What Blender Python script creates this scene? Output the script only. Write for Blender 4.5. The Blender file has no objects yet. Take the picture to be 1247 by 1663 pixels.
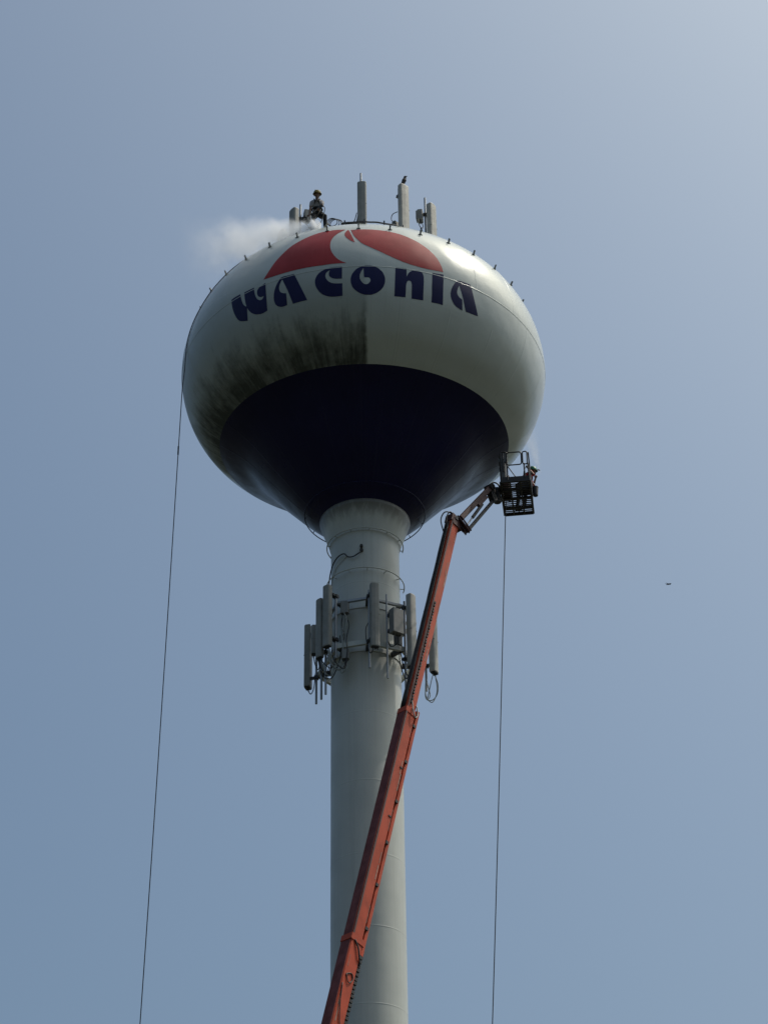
import bpy, bmesh, math, random
import numpy as np
from mathutils import Vector, Matrix
from mathutils.geometry import delaunay_2d_cdt
R = math.radians
random.seed(7)
scene = bpy.context.scene
col = scene.collection

# ---------------------------------------------------------------- camera
# The water tower's axis is the world Z axis; the photographer stands 57 m away on the grass.
PITCH, ROLL = R(34.66), R(0.85)
cam_data = bpy.data.cameras.new('camera')
cam = bpy.data.objects.new('camera', cam_data)
col.objects.link(cam)
fwd = Vector((0, math.cos(PITCH), math.sin(PITCH)))
up0 = Vector((0, -math.sin(PITCH), math.cos(PITCH)))
rt0 = Vector((1, 0, 0))
rt = rt0 * math.cos(ROLL) - up0 * math.sin(ROLL)
up = rt0 * math.sin(ROLL) + up0 * math.cos(ROLL)
cam.matrix_world = Matrix.Translation((0.6075, -57.0, 1.6)) @ Matrix((rt, up, -fwd)).transposed().to_4x4()
cam_data.sensor_fit = 'VERTICAL'
cam_data.sensor_height = 24.0
cam_data.lens = 24.0 * 3560.0 / 1663.0
cam_data.clip_start = 0.1
cam_data.clip_end = 6000
scene.camera = cam

# ---------------------------------------------------------------- sky, sun, exposure
SUN_ELEV, SUN_AZ = R(61), R(79)          # azimuth from +Y (view direction) towards +X (right)
world = bpy.data.worlds.new('World')
scene.world = world
world.use_nodes = True
wn = world.node_tree
sky = wn.nodes.new('ShaderNodeTexSky')
sky.sky_type = 'NISHITA'
sky.sun_disc = False
sky.sun_elevation = SUN_ELEV
sky.sun_rotation = SUN_AZ
sky.altitude = 300
sky.air_density = 1.0
sky.dust_density = 9.0
sky.ozone_density = 2.0
grade = wn.nodes.new('ShaderNodeHueSaturation')      # smoke-dulled summer sky
grade.inputs['Saturation'].default_value = 1.1
wn.links.new(sky.outputs[0], grade.inputs['Color'])
tint = wn.nodes.new('ShaderNodeMix')
tint.data_type = 'RGBA'
tint.blend_type = 'MULTIPLY'
tint.inputs[0].default_value = 1.0
tint.inputs[7].default_value = (0.94, 1.055, 1.01, 1)
wn.links.new(grade.outputs[0], tint.inputs[6])
wn.links.new(tint.outputs[2], wn.nodes['Background'].inputs['Color'])
wn.nodes['Background'].inputs['Strength'].default_value = 0.119
sun_data = bpy.data.lights.new('sun', 'SUN')
sun_data.energy = 2.2
sun_data.angle = R(0.6)
sun_data.color = (1.0, 0.93, 0.83)
sun = bpy.data.objects.new('sun', sun_data)
col.objects.link(sun)
sdir = Vector((math.cos(SUN_ELEV) * math.sin(SUN_AZ), math.cos(SUN_ELEV) * math.cos(SUN_AZ), math.sin(SUN_ELEV)))
sun.rotation_euler = sdir.to_track_quat('Z', 'Y').to_euler()
sun.location = sdir * 120
scene.cycles.volume_bounces = 8
scene.cycles.volume_step_rate = 0.5
vs = scene.view_settings
vs.view_transform = 'Standard'
vs.look = 'None'
vs.exposure = 0.0
vs.gamma = 1.0
vs.use_curve_mapping = False

# ---------------------------------------------------------------- materials
def new_mat(name):
    m = bpy.data.materials.new(name)
    m.use_nodes = True
    return m, m.node_tree, m.node_tree.nodes['Principled BSDF']

def link(nt, a, b):
    nt.links.new(a, b)

def math_node(nt, op, a, b=None, c=None, clamp=False):
    n = nt.nodes.new('ShaderNodeMath')
    n.operation = op
    n.use_clamp = clamp
    for i, v in enumerate((a, b, c)):
        if v is None:
            continue
        if isinstance(v, (int, float)):
            n.inputs[i].default_value = v
        else:
            link(nt, v, n.inputs[i])
    return n.outputs[0]

def map_range(nt, v, a, b, c=0.0, d=1.0, smooth=True):
    n = nt.nodes.new('ShaderNodeMapRange')
    n.interpolation_type = 'SMOOTHSTEP' if smooth else 'LINEAR'
    link(nt, v, n.inputs['Value'])
    for k, x in (('From Min', a), ('From Max', b), ('To Min', c), ('To Max', d)):
        n.inputs[k].default_value = x
    return n.outputs['Result']

def mix_col(nt, f, a, b, mode='MIX'):
    n = nt.nodes.new('ShaderNodeMix')
    n.data_type = 'RGBA'
    n.blend_type = mode
    for sock, v in ((n.inputs['Factor'], f), (n.inputs['A'], a), (n.inputs['B'], b)):
        pass
    ins = [s for s in n.inputs if s.enabled]
    fac, A, B = n.inputs[0], n.inputs[6], n.inputs[7]
    if isinstance(f, (int, float)):
        fac.default_value = f
    else:
        link(nt, f, fac)
    for sock, v in ((A, a), (B, b)):
        if isinstance(v, tuple):
            sock.default_value = (*v, 1)
        else:
            link(nt, v, sock)
    return n.outputs[2]

def noise(nt, vec, scale, detail=4, rough=0.55, dim='3D'):
    n = nt.nodes.new('ShaderNodeTexNoise')
    n.noise_dimensions = dim
    n.inputs['Scale'].default_value = scale
    n.inputs['Detail'].default_value = detail
    n.inputs['Roughness'].default_value = rough
    if vec is not None:
        link(nt, vec, n.inputs['Vector'])
    return n.outputs['Fac']

def combine(nt, x, y, z):
    n = nt.nodes.new('ShaderNodeCombineXYZ')
    for i, v in enumerate((x, y, z)):
        if isinstance(v, (int, float)):
            n.inputs[i].default_value = v
        else:
            link(nt, v, n.inputs[i])
    return n.outputs[0]

def obj_xyz(nt):
    tc = nt.nodes.new('ShaderNodeTexCoord')
    s = nt.nodes.new('ShaderNodeSeparateXYZ')
    link(nt, tc.outputs['Object'], s.inputs[0])
    return tc.outputs['Object'], s.outputs

def azimuth(nt, xyz):
    """degrees round the tower, 0 towards the photographer, positive to the right"""
    return math_node(nt, 'MULTIPLY', math_node(nt, 'ARCTAN2', xyz[0], math_node(nt, 'MULTIPLY', xyz[1], -1.0)), 57.29578)

def bump(nt, bsdf, h, strength, dist):
    b = nt.nodes.new('ShaderNodeBump')
    b.inputs['Strength'].default_value = strength
    b.inputs['Distance'].default_value = dist
    link(nt, h, b.inputs['Height'])
    link(nt, b.outputs[0], bsdf.inputs['Normal'])

def simple(name, colour, rough=0.5, metal=0.0, var=0.18, scale=3.0, dirt=(0.03, 0.03, 0.028), dirt_amt=0.25, coat=0.0, spec=0.3):
    """painted / metal / plastic surface with uneven tone, soiling and roughness"""
    m, nt, b = new_mat(name)
    vec, xyz = obj_xyz(nt)
    n1 = noise(nt, vec, scale, 5, 0.6)
    n2 = noise(nt, combine(nt, math_node(nt, 'MULTIPLY', xyz[0], 9), math_node(nt, 'MULTIPLY', xyz[1], 9), math_node(nt, 'MULTIPLY', xyz[2], 1.2)), 1.3, 4, 0.6)
    c = tuple(colour)
    dark = tuple(x * (1 - var) for x in c)
    k = mix_col(nt, map_range(nt, n1, 0.35, 0.7), c, dark)
    k = mix_col(nt, math_node(nt, 'MULTIPLY', map_range(nt, n2, 0.55, 0.8), dirt_amt), k, dirt)
    link(nt, k, b.inputs['Base Color'])
    link(nt, map_range(nt, n1, 0.2, 0.8, max(rough - 0.1, 0.05), min(rough + 0.12, 1.0)), b.inputs['Roughness'])
    b.inputs['Metallic'].default_value = metal
    b.inputs['Coat Weight'].default_value = coat
    b.inputs['Specular IOR Level'].default_value = spec
    return m

EDGE_Z = 43.535            # where the white tank paint meets the navy belly
def tank_white():
    m, nt, b = new_mat('tank_white_paint')
    vec, xyz = obj_xyz(nt)
    az = azimuth(nt, xyz)
    z = xyz[2]
    base = (0.515, 0.55, 0.53)
    big = noise(nt, vec, 0.35, 4, 0.6)
    c = mix_col(nt, map_range(nt, big, 0.3, 0.75), base, (0.45, 0.485, 0.47))
    # faint rain streaks everywhere
    st = noise(nt, combine(nt, math_node(nt, 'MULTIPLY', az, 0.9), math_node(nt, 'MULTIPLY', z, 0.28), 3.1), 1.0, 5, 0.65)
    c = mix_col(nt, math_node(nt, 'MULTIPLY', map_range(nt, st, 0.5, 0.8), 0.18), c, (0.30, 0.31, 0.27))
    # mildew on the part of the lower wall that has not been washed yet: sharp washed edge in front
    wob = noise(nt, combine(nt, math_node(nt, 'MULTIPLY', az, 0.25), 0.0, math_node(nt, 'MULTIPLY', z, 2.6)), 1.0, 5, 0.65)
    edge = math_node(nt, 'ADD', az, math_node(nt, 'MULTIPLY', math_node(nt, 'SUBTRACT', wob, 0.5), 3.4))
    side = map_range(nt, edge, 0.9, 2.5, 1.0, 0.0)
    far = map_range(nt, az, -125.0, -100.0, 0.0, 1.0)
    side = math_node(nt, 'MULTIPLY', side, far)
    fine = noise(nt, combine(nt, math_node(nt, 'MULTIPLY', az, 0.95), math_node(nt, 'MULTIPLY', z, 1.5), 0.0), 1.0, 8, 0.72)
    runs = noise(nt, combine(nt, math_node(nt, 'MULTIPLY', az, 1.6), math_node(nt, 'MULTIPLY', z, 0.45), 4.0), 1.0, 5, 0.6)
    wide = noise(nt, combine(nt, math_node(nt, 'MULTIPLY', az, 0.12), math_node(nt, 'MULTIPLY', z, 0.6), 9.0), 1.0, 5, 0.65)
    blot = noise(nt, vec, 1.6, 7, 0.7)
    low = map_range(nt, z, 45.25, 43.55, 0.0, 1.0)
    d = math_node(nt, 'ADD', low, math_node(nt, 'MULTIPLY', math_node(nt, 'SUBTRACT', fine, 0.5), 0.85))
    d = math_node(nt, 'ADD', d, math_node(nt, 'MULTIPLY', math_node(nt, 'SUBTRACT', runs, 0.5), 0.45))
    d = math_node(nt, 'ADD', d, math_node(nt, 'MULTIPLY', math_node(nt, 'SUBTRACT', wide, 0.5), 1.5))
    d = math_node(nt, 'ADD', d, math_node(nt, 'MULTIPLY', math_node(nt, 'SUBTRACT', blot, 0.5), 1.1))
    d = map_range(nt, d, 0.15, 1.1, 0.0, 0.93, smooth=False)
    d = math_node(nt, 'MULTIPLY', d, map_range(nt, z, 45.6, 45.0, 0.0, 1.0))
    film = math_node(nt, 'MULTIPLY', map_range(nt, z, 47.2, 45.0, 0.0, 0.42), side)
    c = mix_col(nt, film, c, (0.17, 0.19, 0.165))
    c = mix_col(nt, math_node(nt, 'MULTIPLY', d, side), c, (0.033, 0.038, 0.032))
    # flakes of cleaner paint just above the navy edge
    fl = noise(nt, combine(nt, math_node(nt, 'MULTIPLY', az, 0.45), math_node(nt, 'MULTIPLY', z, 5.0), 2.0), 1.0, 6, 0.7)
    flm = math_node(nt, 'MULTIPLY', map_range(nt, fl, 0.62, 0.68), map_range(nt, z, EDGE_Z + 0.22, EDGE_Z + 0.1, 0.0, 1.0))
    c = mix_col(nt, math_node(nt, 'MULTIPLY', math_node(nt, 'MULTIPLY', flm, side), map_range(nt, az, -12.0, -18.0, 0.0, 0.6)), c, (0.3, 0.3, 0.27))
    link(nt, c, b.inputs['Base Color'])
    rgh = math_node(nt, 'ADD', map_range(nt, big, 0.2, 0.8, 0.17, 0.26), math_node(nt, 'MULTIPLY', math_node(nt, 'ADD', film, math_node(nt, 'MULTIPLY', d, side)), 0.5), clamp=True)
    link(nt, rgh, b.inputs['Roughness'])
    b.inputs['Specular IOR Level'].default_value = 0.36
    # slight waviness of the rolled plates
    wv = math_node(nt, 'ADD', noise(nt, vec, 0.55, 2, 0.5), math_node(nt, 'MULTIPLY', noise(nt, vec, 2.6, 3, 0.5), 0.10))
    bump(nt, b, wv, 0.55, 0.10)
    return m

def shaft_white(name='shaft_white_paint', neck=False):
    m, nt, b = new_mat(name)
    vec, xyz = obj_xyz(nt)
    az = azimuth(nt, xyz)
    z = xyz[2]
    n1 = noise(nt, vec, 0.8, 4, 0.6)
    c = mix_col(nt, map_range(nt, n1, 0.3, 0.75), (0.475, 0.49, 0.455), (0.425, 0.445, 0.42))
    st = noise(nt, combine(nt, math_node(nt, 'MULTIPLY', az, 0.16), math_node(nt, 'MULTIPLY', z, 0.12), 3.1), 1.0, 5, 0.65)
    c = mix_col(nt, math_node(nt, 'MULTIPLY', map_range(nt, st, 0.48, 0.75), 0.35), c, (0.33, 0.34, 0.30))
    st2 = noise(nt, combine(nt, math_node(nt, 'MULTIPLY', az, 0.5), math_node(nt, 'MULTIPLY', z, 0.25), 1.1), 1.0, 5, 0.7)
    c = mix_col(nt, math_node(nt, 'MULTIPLY', map_range(nt, st2, 0.6, 0.72), 0.22), c, (0.80, 0.82, 0.78))
    if neck:
        s = noise(nt, combine(nt, math_node(nt, 'MULTIPLY', az, 0.12), math_node(nt, 'MULTIPLY', z, 1.6), 0.4), 1.0, 6, 0.68)
        hi = map_range(nt, z, 39.75, 40.5, 0.0, 1.0)
        d = map_range(nt, math_node(nt, 'ADD', math_node(nt, 'MULTIPLY', s, 1.2), math_node(nt, 'MULTIPLY', hi, 0.55)), 0.62, 1.1, 0.0, 0.85)
        c = mix_col(nt, math_node(nt, 'MULTIPLY', d, hi), c, (0.07, 0.06, 0.045))
    link(nt, c, b.inputs['Base Color'])
    link(nt, map_range(nt, n1, 0.2, 0.8, 0.33, 0.5), b.inputs['Roughness'])
    bump(nt, b, noise(nt, vec, 0.9, 2, 0.5), 0.35, 0.05)
    return m

def sheet_paint(name, colour, fade, rough=0.32, spec=0.3):
    """large painted marks: faded with vertical run-off streaks"""
    m, nt, b = new_mat(name)
    vec, xyz = obj_xyz(nt)
    az = azimuth(nt, xyz)
    st = noise(nt, combine(nt, math_node(nt, 'MULTIPLY', az, 0.75), math_node(nt, 'MULTIPLY', xyz[2], 0.3), 5.0), 1.0, 5, 0.65)
    n1 = noise(nt, vec, 1.1, 4, 0.6)
    c = mix_col(nt, map_range(nt, n1, 0.3, 0.75), colour, tuple(x * 0.78 for x in colour))
    c = mix_col(nt, math_node(nt, 'MULTIPLY', map_range(nt, st, 0.52, 0.8), 0.3), c, fade)
    link(nt, c, b.inputs['Base Color'])
    link(nt, map_range(nt, n1, 0.2, 0.8, rough - 0.06, rough + 0.12), b.inputs['Roughness'])
    b.inputs['Specular IOR Level'].default_value = spec
    bump(nt, b, noise(nt, vec, 0.55, 2, 0.5), 0.5, 0.10)
    return m

def ground_mat():
    m, nt, b = new_mat('grass_ground')
    vec, xyz = obj_xyz(nt)
    n1 = noise(nt, vec, 0.05, 6, 0.6)
    n2 = noise(nt, vec, 1.7, 6, 0.7)
    c = mix_col(nt, map_range(nt, n1, 0.35, 0.65), (0.026, 0.031, 0.017), (0.040, 0.038, 0.024))
    c = mix_col(nt, map_range(nt, n2, 0.4, 0.7), c, (0.022, 0.026, 0.013))
    link(nt, c, b.inputs['Base Color'])
    b.inputs['Roughness'].default_value = 0.95
    bump(nt, b, n2, 0.8, 0.05)
    return m

M = {
    'tank': tank_white(),
    'shaft': shaft_white(),
    'neck': shaft_white('neck_stained_paint', True),
    'navy': sheet_paint('navy_paint', (0.013, 0.013, 0.052), (0.05, 0.052, 0.075), 0.30, 0.14),
    'navy_letter': sheet_paint('navy_letter_paint', (0.016, 0.018, 0.080), (0.032, 0.036, 0.10), 0.38, 0.15),
    'red': sheet_paint('red_logo_paint', (0.38, 0.036, 0.038), (0.42, 0.11, 0.09), 0.38, 0.2),
    'weld': simple('painted_weld', (0.62, 0.64, 0.60), 0.35),
    'lug': simple('lug_grey', (0.22, 0.23, 0.225), 0.5),
    'radome': simple('radome_grey', (0.26, 0.265, 0.25), 0.6, dirt_amt=0.15),
    'radome_light': simple('radome_pale', (0.40, 0.395, 0.365), 0.55, dirt_amt=0.15),
    'plastic_dark': simple('dark_plastic', (0.045, 0.045, 0.045), 0.6),
    'radio': simple('radio_grey', (0.21, 0.215, 0.21), 0.5),
    'galv': simple('galvanised_steel', (0.34, 0.35, 0.36), 0.45, 0.6),
    'dark_steel': simple('dark_steel', (0.07, 0.072, 0.078), 0.5, 0.3),
    'cable': simple('black_cable', (0.025, 0.025, 0.027), 0.5),
    'cable_pale': simple('grey_cable', (0.27, 0.30, 0.30), 0.5),
    'hose': simple('hose_black', (0.035, 0.038, 0.05), 0.55),
    'orange': simple('lift_orange_paint', (0.46, 0.070, 0.030), 0.5, var=0.3, scale=1.2, dirt=(0.12, 0.03, 0.02), dirt_amt=0.5, spec=0.2),
    'black_paint': simple('black_paint', (0.03, 0.028, 0.03), 0.45),
    'boom_shade': simple('boom_shade_red', (0.17, 0.048, 0.045), 0.6, var=0.3, dirt_amt=0.4, spec=0.15),  # boom orange darkened, shade put into the colour
    'maroon': simple('dull_maroon_steel', (0.085, 0.038, 0.036), 0.5),
    'rubber': simple('tyre_rubber', (0.03, 0.03, 0.03), 0.8),
    'rim': simple('rim_grey', (0.5, 0.5, 0.48), 0.5),
    'cover_grey': simple('cover_grey', (0.10, 0.10, 0.105), 0.5),
    'ground': ground_mat(),
    'worn': simple('worn_metal', (0.30, 0.20, 0.16), 0.45, 0.4, var=0.4, scale=6.0),
    'concrete': simple('concrete', (0.34, 0.33, 0.31), 0.85),
    'skin': simple('skin', (0.15, 0.085, 0.06), 0.55, dirt_amt=0.05),
    'tee': simple('grey_shirt', (0.33, 0.32, 0.33), 0.9),
    'trousers': simple('dark_trousers', (0.018, 0.018, 0.022), 0.9),
    'boot': simple('dusty_boots', (0.35, 0.33, 0.28), 0.85),
    'boot_dark': simple('dark_boots', (0.03, 0.025, 0.02), 0.8),
    'helmet_yellow': simple('yellow_helmet', (0.20, 0.155, 0.03), 0.6, var=0.3),
    'helmet_green': simple('green_helmet', (0.02, 0.17, 0.09), 0.35),
    'redshirt': simple('red_shirt', (0.38, 0.02, 0.025), 0.9),
    'harness': simple('harness_web', (0.015, 0.015, 0.016), 0.8),
    'eye': simple('eye_dark', (0.02, 0.015, 0.012), 0.2),
    'hair': simple('dark_hair', (0.02, 0.014, 0.01), 0.7),
    'feather': simple('dark_feather', (0.016, 0.015, 0.018), 0.6),
    'beak': simple('beak_dark', (0.03, 0.028, 0.025), 0.4),
    'rope_grey': simple('lanyard', (0.20, 0.19, 0.18), 0.9),
}

# ---------------------------------------------------------------- mesh helpers
class G:
    """collects shapes for ONE mesh object"""
    def __init__(self):
        self.v, self.f = [], []
    def add(self, verts, faces):
        o = len(self.v)
        self.v += [tuple(p) for p in verts]
        self.f += [tuple(i + o for i in f) for f in faces]
        return self
    def box(self, c, s, m=None, ch=0.0):
        """box, optionally rotated by 3x3 m, with its vertical edges chamfered by ch"""
        c = Vector(c)
        x, y, z = s[0] / 2, s[1] / 2, s[2] / 2
        if ch > 0:
            ring = [(-x + ch, -y), (x - ch, -y), (x, -y + ch), (x, y - ch), (x - ch, y), (-x + ch, y), (-x, y - ch), (-x, -y + ch)]
        else:
            ring = [(-x, -y), (x, -y), (x, y), (-x, y)]
        n = len(ring)
        vs_ = [Vector((a, b, -z)) for a, b in ring] + [Vector((a, b, z)) for a, b in ring]
        if m is not None:
            vs_ = [m @ p for p in vs_]
        fs = [tuple(range(n - 1, -1, -1)), tuple(range(n, 2 * n))] + [(i, (i + 1) % n, n + (i + 1) % n, n + i) for i in range(n)]
        return self.add([c + p for p in vs_], fs)
    def tube(self, pts, r, seg=8, closed=False):
        pts = [Vector(p) for p in pts]
        n = len(pts)
        rad = r if isinstance(r, (list, tuple)) else [r] * n
        vs_, fs = [], []
        prev = None
        for i, p in enumerate(pts):
            a = pts[(i - 1) % n] if (closed or i > 0) else pts[i]
            b = pts[(i + 1) % n] if (closed or i < n - 1) else pts[i]
            t = (b - a).normalized()
            if prev is None:
                ref = Vector((0, 0, 1)) if abs(t.z) < 0.9 else Vector((1, 0, 0))
                nrm = t.cross(ref).normalized()
            else:
                nrm = (prev - t * prev.dot(t)).normalized()
            prev = nrm
            bi = t.cross(nrm)
            for k in range(seg):
                th = 2 * math.pi * k / seg
                vs_.append(p + (nrm * math.cos(th) + bi * math.sin(th)) * rad[i])
        m = n if closed else n - 1
        for i in range(m):
            for k in range(seg):
                a0, b0 = i * seg, ((i + 1) % n) * seg
                fs.append((a0 + k, b0 + k, b0 + (k + 1) % seg, a0 + (k + 1) % seg))
        if not closed:
            fs.append(tuple(range(seg)))
            fs.append(tuple(range((n - 1) * seg + seg - 1, (n - 1) * seg - 1, -1)))
        return self.add(vs_, fs)
    def lathe(self, prof, seg=64, a0=0.0, a1=360.0, cap=True):
        full = abs(a1 - a0) >= 359.9
        n = seg if full else seg + 1
        vs_, fs = [], []
        for r_, z_ in prof:
            for k in range(n):
                t = R(a0 + (a1 - a0) * k / seg)
                vs_.append((r_ * math.sin(t), -r_ * math.cos(t), z_))
        for i in range(len(prof) - 1):
            for k in range(seg):
                k2 = (k + 1) % n
                fs.append((i * n + k, (i + 1) * n + k, (i + 1) * n + k2, i * n + k2))
        return self.add(vs_, fs)
    def build(self, name, mat, parent=None, smooth=False, loc=(0, 0, 0), angle=None, recalc=True):
        me = bpy.data.meshes.new(name)
        me.from_pydata(self.v, [], self.f)
        if recalc:
            bm = bmesh.new()
            bm.from_mesh(me)
            bmesh.ops.recalc_face_normals(bm, faces=bm.faces)
            bm.to_mesh(me)
            bm.free()
        me.materials.append(mat)
        if smooth:
            me.shade_smooth()
            if angle:
                me.set_sharp_from_angle(angle=R(angle))
        o = bpy.data.objects.new(name, me)
        col.objects.link(o)
        o.location = loc
        if parent is not None:
            o.parent = parent
        return o

def tag(o, label, cat, group=None, kind=None):
    o['label'] = label
    if cat:
        o['category'] = cat
    if group:
        o['group'] = group
    if kind:
        o['kind'] = kind
    return o

def thing(name, label, cat, loc=(0, 0, 0), rotz=0.0, group=None):
    o = bpy.data.objects.new(name, None)
    o.empty_display_size = 0.3
    col.objects.link(o)
    o.location = loc
    o.rotation_euler = (0, 0, rotz)
    return tag(o, label, cat, group)

def around(az, r, z):
    t = R(az)
    return Vector((r * math.sin(t), -r * math.cos(t), z))

def smooth_path(pts, n=6):
    P = [Vector(p) for p in pts]
    P = [2 * P[0] - P[1]] + P + [2 * P[-1] - P[-2]]
    out = []
    for i in range(1, len(P) - 2):
        a, b, c, d = P[i - 1:i + 3]
        for k in range(n):
            t = k / n
            out.append(0.5 * ((2 * b) + (c - a) * t + (2 * a - 5 * b + 4 * c - d) * t * t + (3 * b - a - 3 * c + d) * t ** 3))
    out.append(P[-2])
    return out

# ---------------------------------------------------------------- ground
g = G()
N = 40
S = 3000.0
vs_ = [(-S + 2 * S * i / N, -S + 2 * S * j / N, 0) for j in range(N + 1) for i in range(N + 1)]
fs_ = [(j * (N + 1) + i, j * (N + 1) + i + 1, (j + 1) * (N + 1) + i + 1, (j + 1) * (N + 1) + i) for j in range(N) for i in range(N)]
gr = g.add(vs_, fs_).build('ground', M['ground'])
gr['kind'] = 'structure'

# ---------------------------------------------------------------- water tower
tower = thing('water_tower', 'white water tower with navy belly, red emblem and navy lettering on one shaft', 'water tower')
KNOTS = [(0, 50.32), (0.8, 50.30), (1.57, 50.21), (2.7, 50.03), (3.73, 49.66), (4.6, 49.03), (5.33, 48.3), (5.78, 47.4), (5.965, 46.49),
         (5.906, 45.684), (5.655, 44.91), (5.22, 44.235), (4.62, 43.72), (3.80, 43.10), (2.95, 42.15), (2.095, 41.20), (1.42, 40.56)]
kn = [Vector((-0.8, 50.30))] + [Vector(k) for k in KNOTS] + [Vector((0.9, 40.0))]
PROF = []
for i in range(1, len(kn) - 2):
    a, b, c, d = kn[i - 1:i + 3]
    for k in range(12):
        t = k / 12
        PROF.append(0.5 * ((2 * b) + (c - a) * t + (2 * a - 5 * b + 4 * c - d) * t * t + (3 * b - a - 3 * c + d) * t ** 3))
PROF.append(kn[-2])
PZ = np.array([p.y for p in PROF])[::-1]
PRr = np.array([p.x for p in PROF])[::-1]
def tank_r(z):
    return float(np.interp(z, PZ, PRr))
def roof_z(r):
    n = int(np.argmax(np.array([p.x for p in PROF])))
    return float(np.interp(r, [p.x for p in PROF[:n]], [p.y for p in PROF[:n]]))
def tank_n(z):
    t = Vector((tank_r(z + 0.04) - tank_r(z - 0.04), 0.08))
    return Vector((t.y, -t.x)).normalized()
def on_tank(az, z, off=0.0):
    n = tank_n(z)
    r = tank_r(z) + n.x * off
    return around(az, r, z + n.y * off)

# the paint edge was masked by hand and climbs a little towards the back of the tank
arc = [0.0]
for i in range(1, len(PROF)):
    arc.append(arc[-1] + (PROF[i] - PROF[i - 1]).length)
def edge_z(az):
    a = abs((az + 180) % 360 - 180) / 90.0
    return EDGE_Z - 0.01 + 0.23 * a * a
def shell_grid(top, rows, seg=360):
    g = G()
    xs, ys = [p.x for p in PROF], [p.y for p in PROF]
    vs2, fs2 = [], []
    for k in range(seg):
        az = 360.0 * k / seg
        se = float(np.interp(-edge_z(az), [-y for y in ys], arc))
        s0, s1 = (0.0, se) if top else (se, arc[-1])
        for i in range(rows + 1):
            s_ = s0 + (s1 - s0) * i / rows
            r_ = max(float(np.interp(s_, arc, xs)), 0.001)
            vs2.append(around(az, r_, float(np.interp(s_, arc, ys))))
    for k in range(seg):
        k2 = (k + 1) % seg
        for i in range(rows):
            fs2.append((k * (rows + 1) + i, k * (rows + 1) + i + 1, k2 * (rows + 1) + i + 1, k2 * (rows + 1) + i))
    return g.add(vs2, fs2)
tank = shell_grid(True, 150).build('tank_shell', M['tank'], tower, True)
tank['label'] = 'white tank shell, lower left blackened by mildew streaks'
belly = shell_grid(False, 60).build('tank_belly', M['navy'], tower, True)
belly['label'] = 'navy painted cone under the tank'
neckp = [(1.40, 40.58), (1.425, 40.555), (1.39, 40.45), (1.34, 40.3), (1.265, 40.1), (1.19, 39.9), (1.13, 39.72), (1.085, 39.55), (1.062, 39.4), (1.06, 39.3)]
G().lathe(neckp, 160).build('neck', M['neck'], tower, True)
shp = [(1.06, 39.3), (1.06, 30), (1.06, 20), (1.06, 9), (1.10, 7.5), (1.28, 5.5), (1.62, 3.4), (1.95, 1.6), (2.1, 0.35), (2.1, -0.2)]
G().lathe(shp, 160).build('shaft', M['shaft'], tower, True)
G().lathe([(0.001, 0.18), (2.75, 0.18), (2.75, -0.3)], 96).build('footing', M['concrete'], tower)

# welds: circumferential and meridional beads, slightly proud of the plates
for z in (46.07,):
    n = tank_n(z)
    g = G()
    pr = []
    for k in range(5):
        zz = z + (k - 2) * 0.010
        h = (0.001, 0.0065, 0.0078, 0.0065, 0.001)[k]
        pr.append((tank_r(zz) + tank_n(zz).x * h, zz + tank_n(zz).y * h))
    g.lathe(pr, 360).build('weld_seam', M['tank'], tower, True)
for z in (37.75, 35.5, 33.25, 31.0, 28.70, 26.51, 24.26, 22.0, 19.75, 17.5, 15.25, 13.0):
    G().lathe([(1.0605, z - 0.022), (1.0632, z - 0.009), (1.0632, z + 0.009), (1.0605, z + 0.022)], 160).build('weld_seam', M['shaft'], tower, True)
G().lathe([(1.0975, 39.58), (1.105, 39.605), (1.10, 39.63)], 160).build('weld_seam', M['shaft'], tower, True)
def meridian(az, z0, z1, w=0.022, mat='tank'):
    vs2, fs2 = [], []
    n = 26
    for i in range(n + 1):
        z = z0 + (z1 - z0) * i / n
        r = tank_r(z)
        da = math.degrees(w / r)
        for k, (o_, h_) in enumerate(((-1, 0.0005), (-0.4, 0.0045), (0.4, 0.0045), (1, 0.0005))):
            vs2.append(on_tank(az + o_ * da, z, h_))
    for i in range(n):
        for k in range(3):
            fs2.append((i * 4 + k, i * 4 + k + 1, (i + 1) * 4 + k + 1, (i + 1) * 4 + k))
    return G().add(vs2, fs2).build('weld_seam', M[mat], tower, True)
NPL = 22
for k in range(NPL):
    a = 4.2 + 360.0 / NPL * k
    a = (a + 180) % 360 - 180
    if -110 < a < 110:
        if a < -32 or a > 26:
            meridian(a, 46.09, 48.9)
        meridian(a + 4.0, 40.75, edge_z(a + 4.0) - 0.02, 0.03, 'navy')
        meridian(a + 180.0 / NPL, edge_z(a + 180.0 / NPL) + 0.02, 45.06 if abs(a + 8) < 50 else 46.03)

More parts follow.
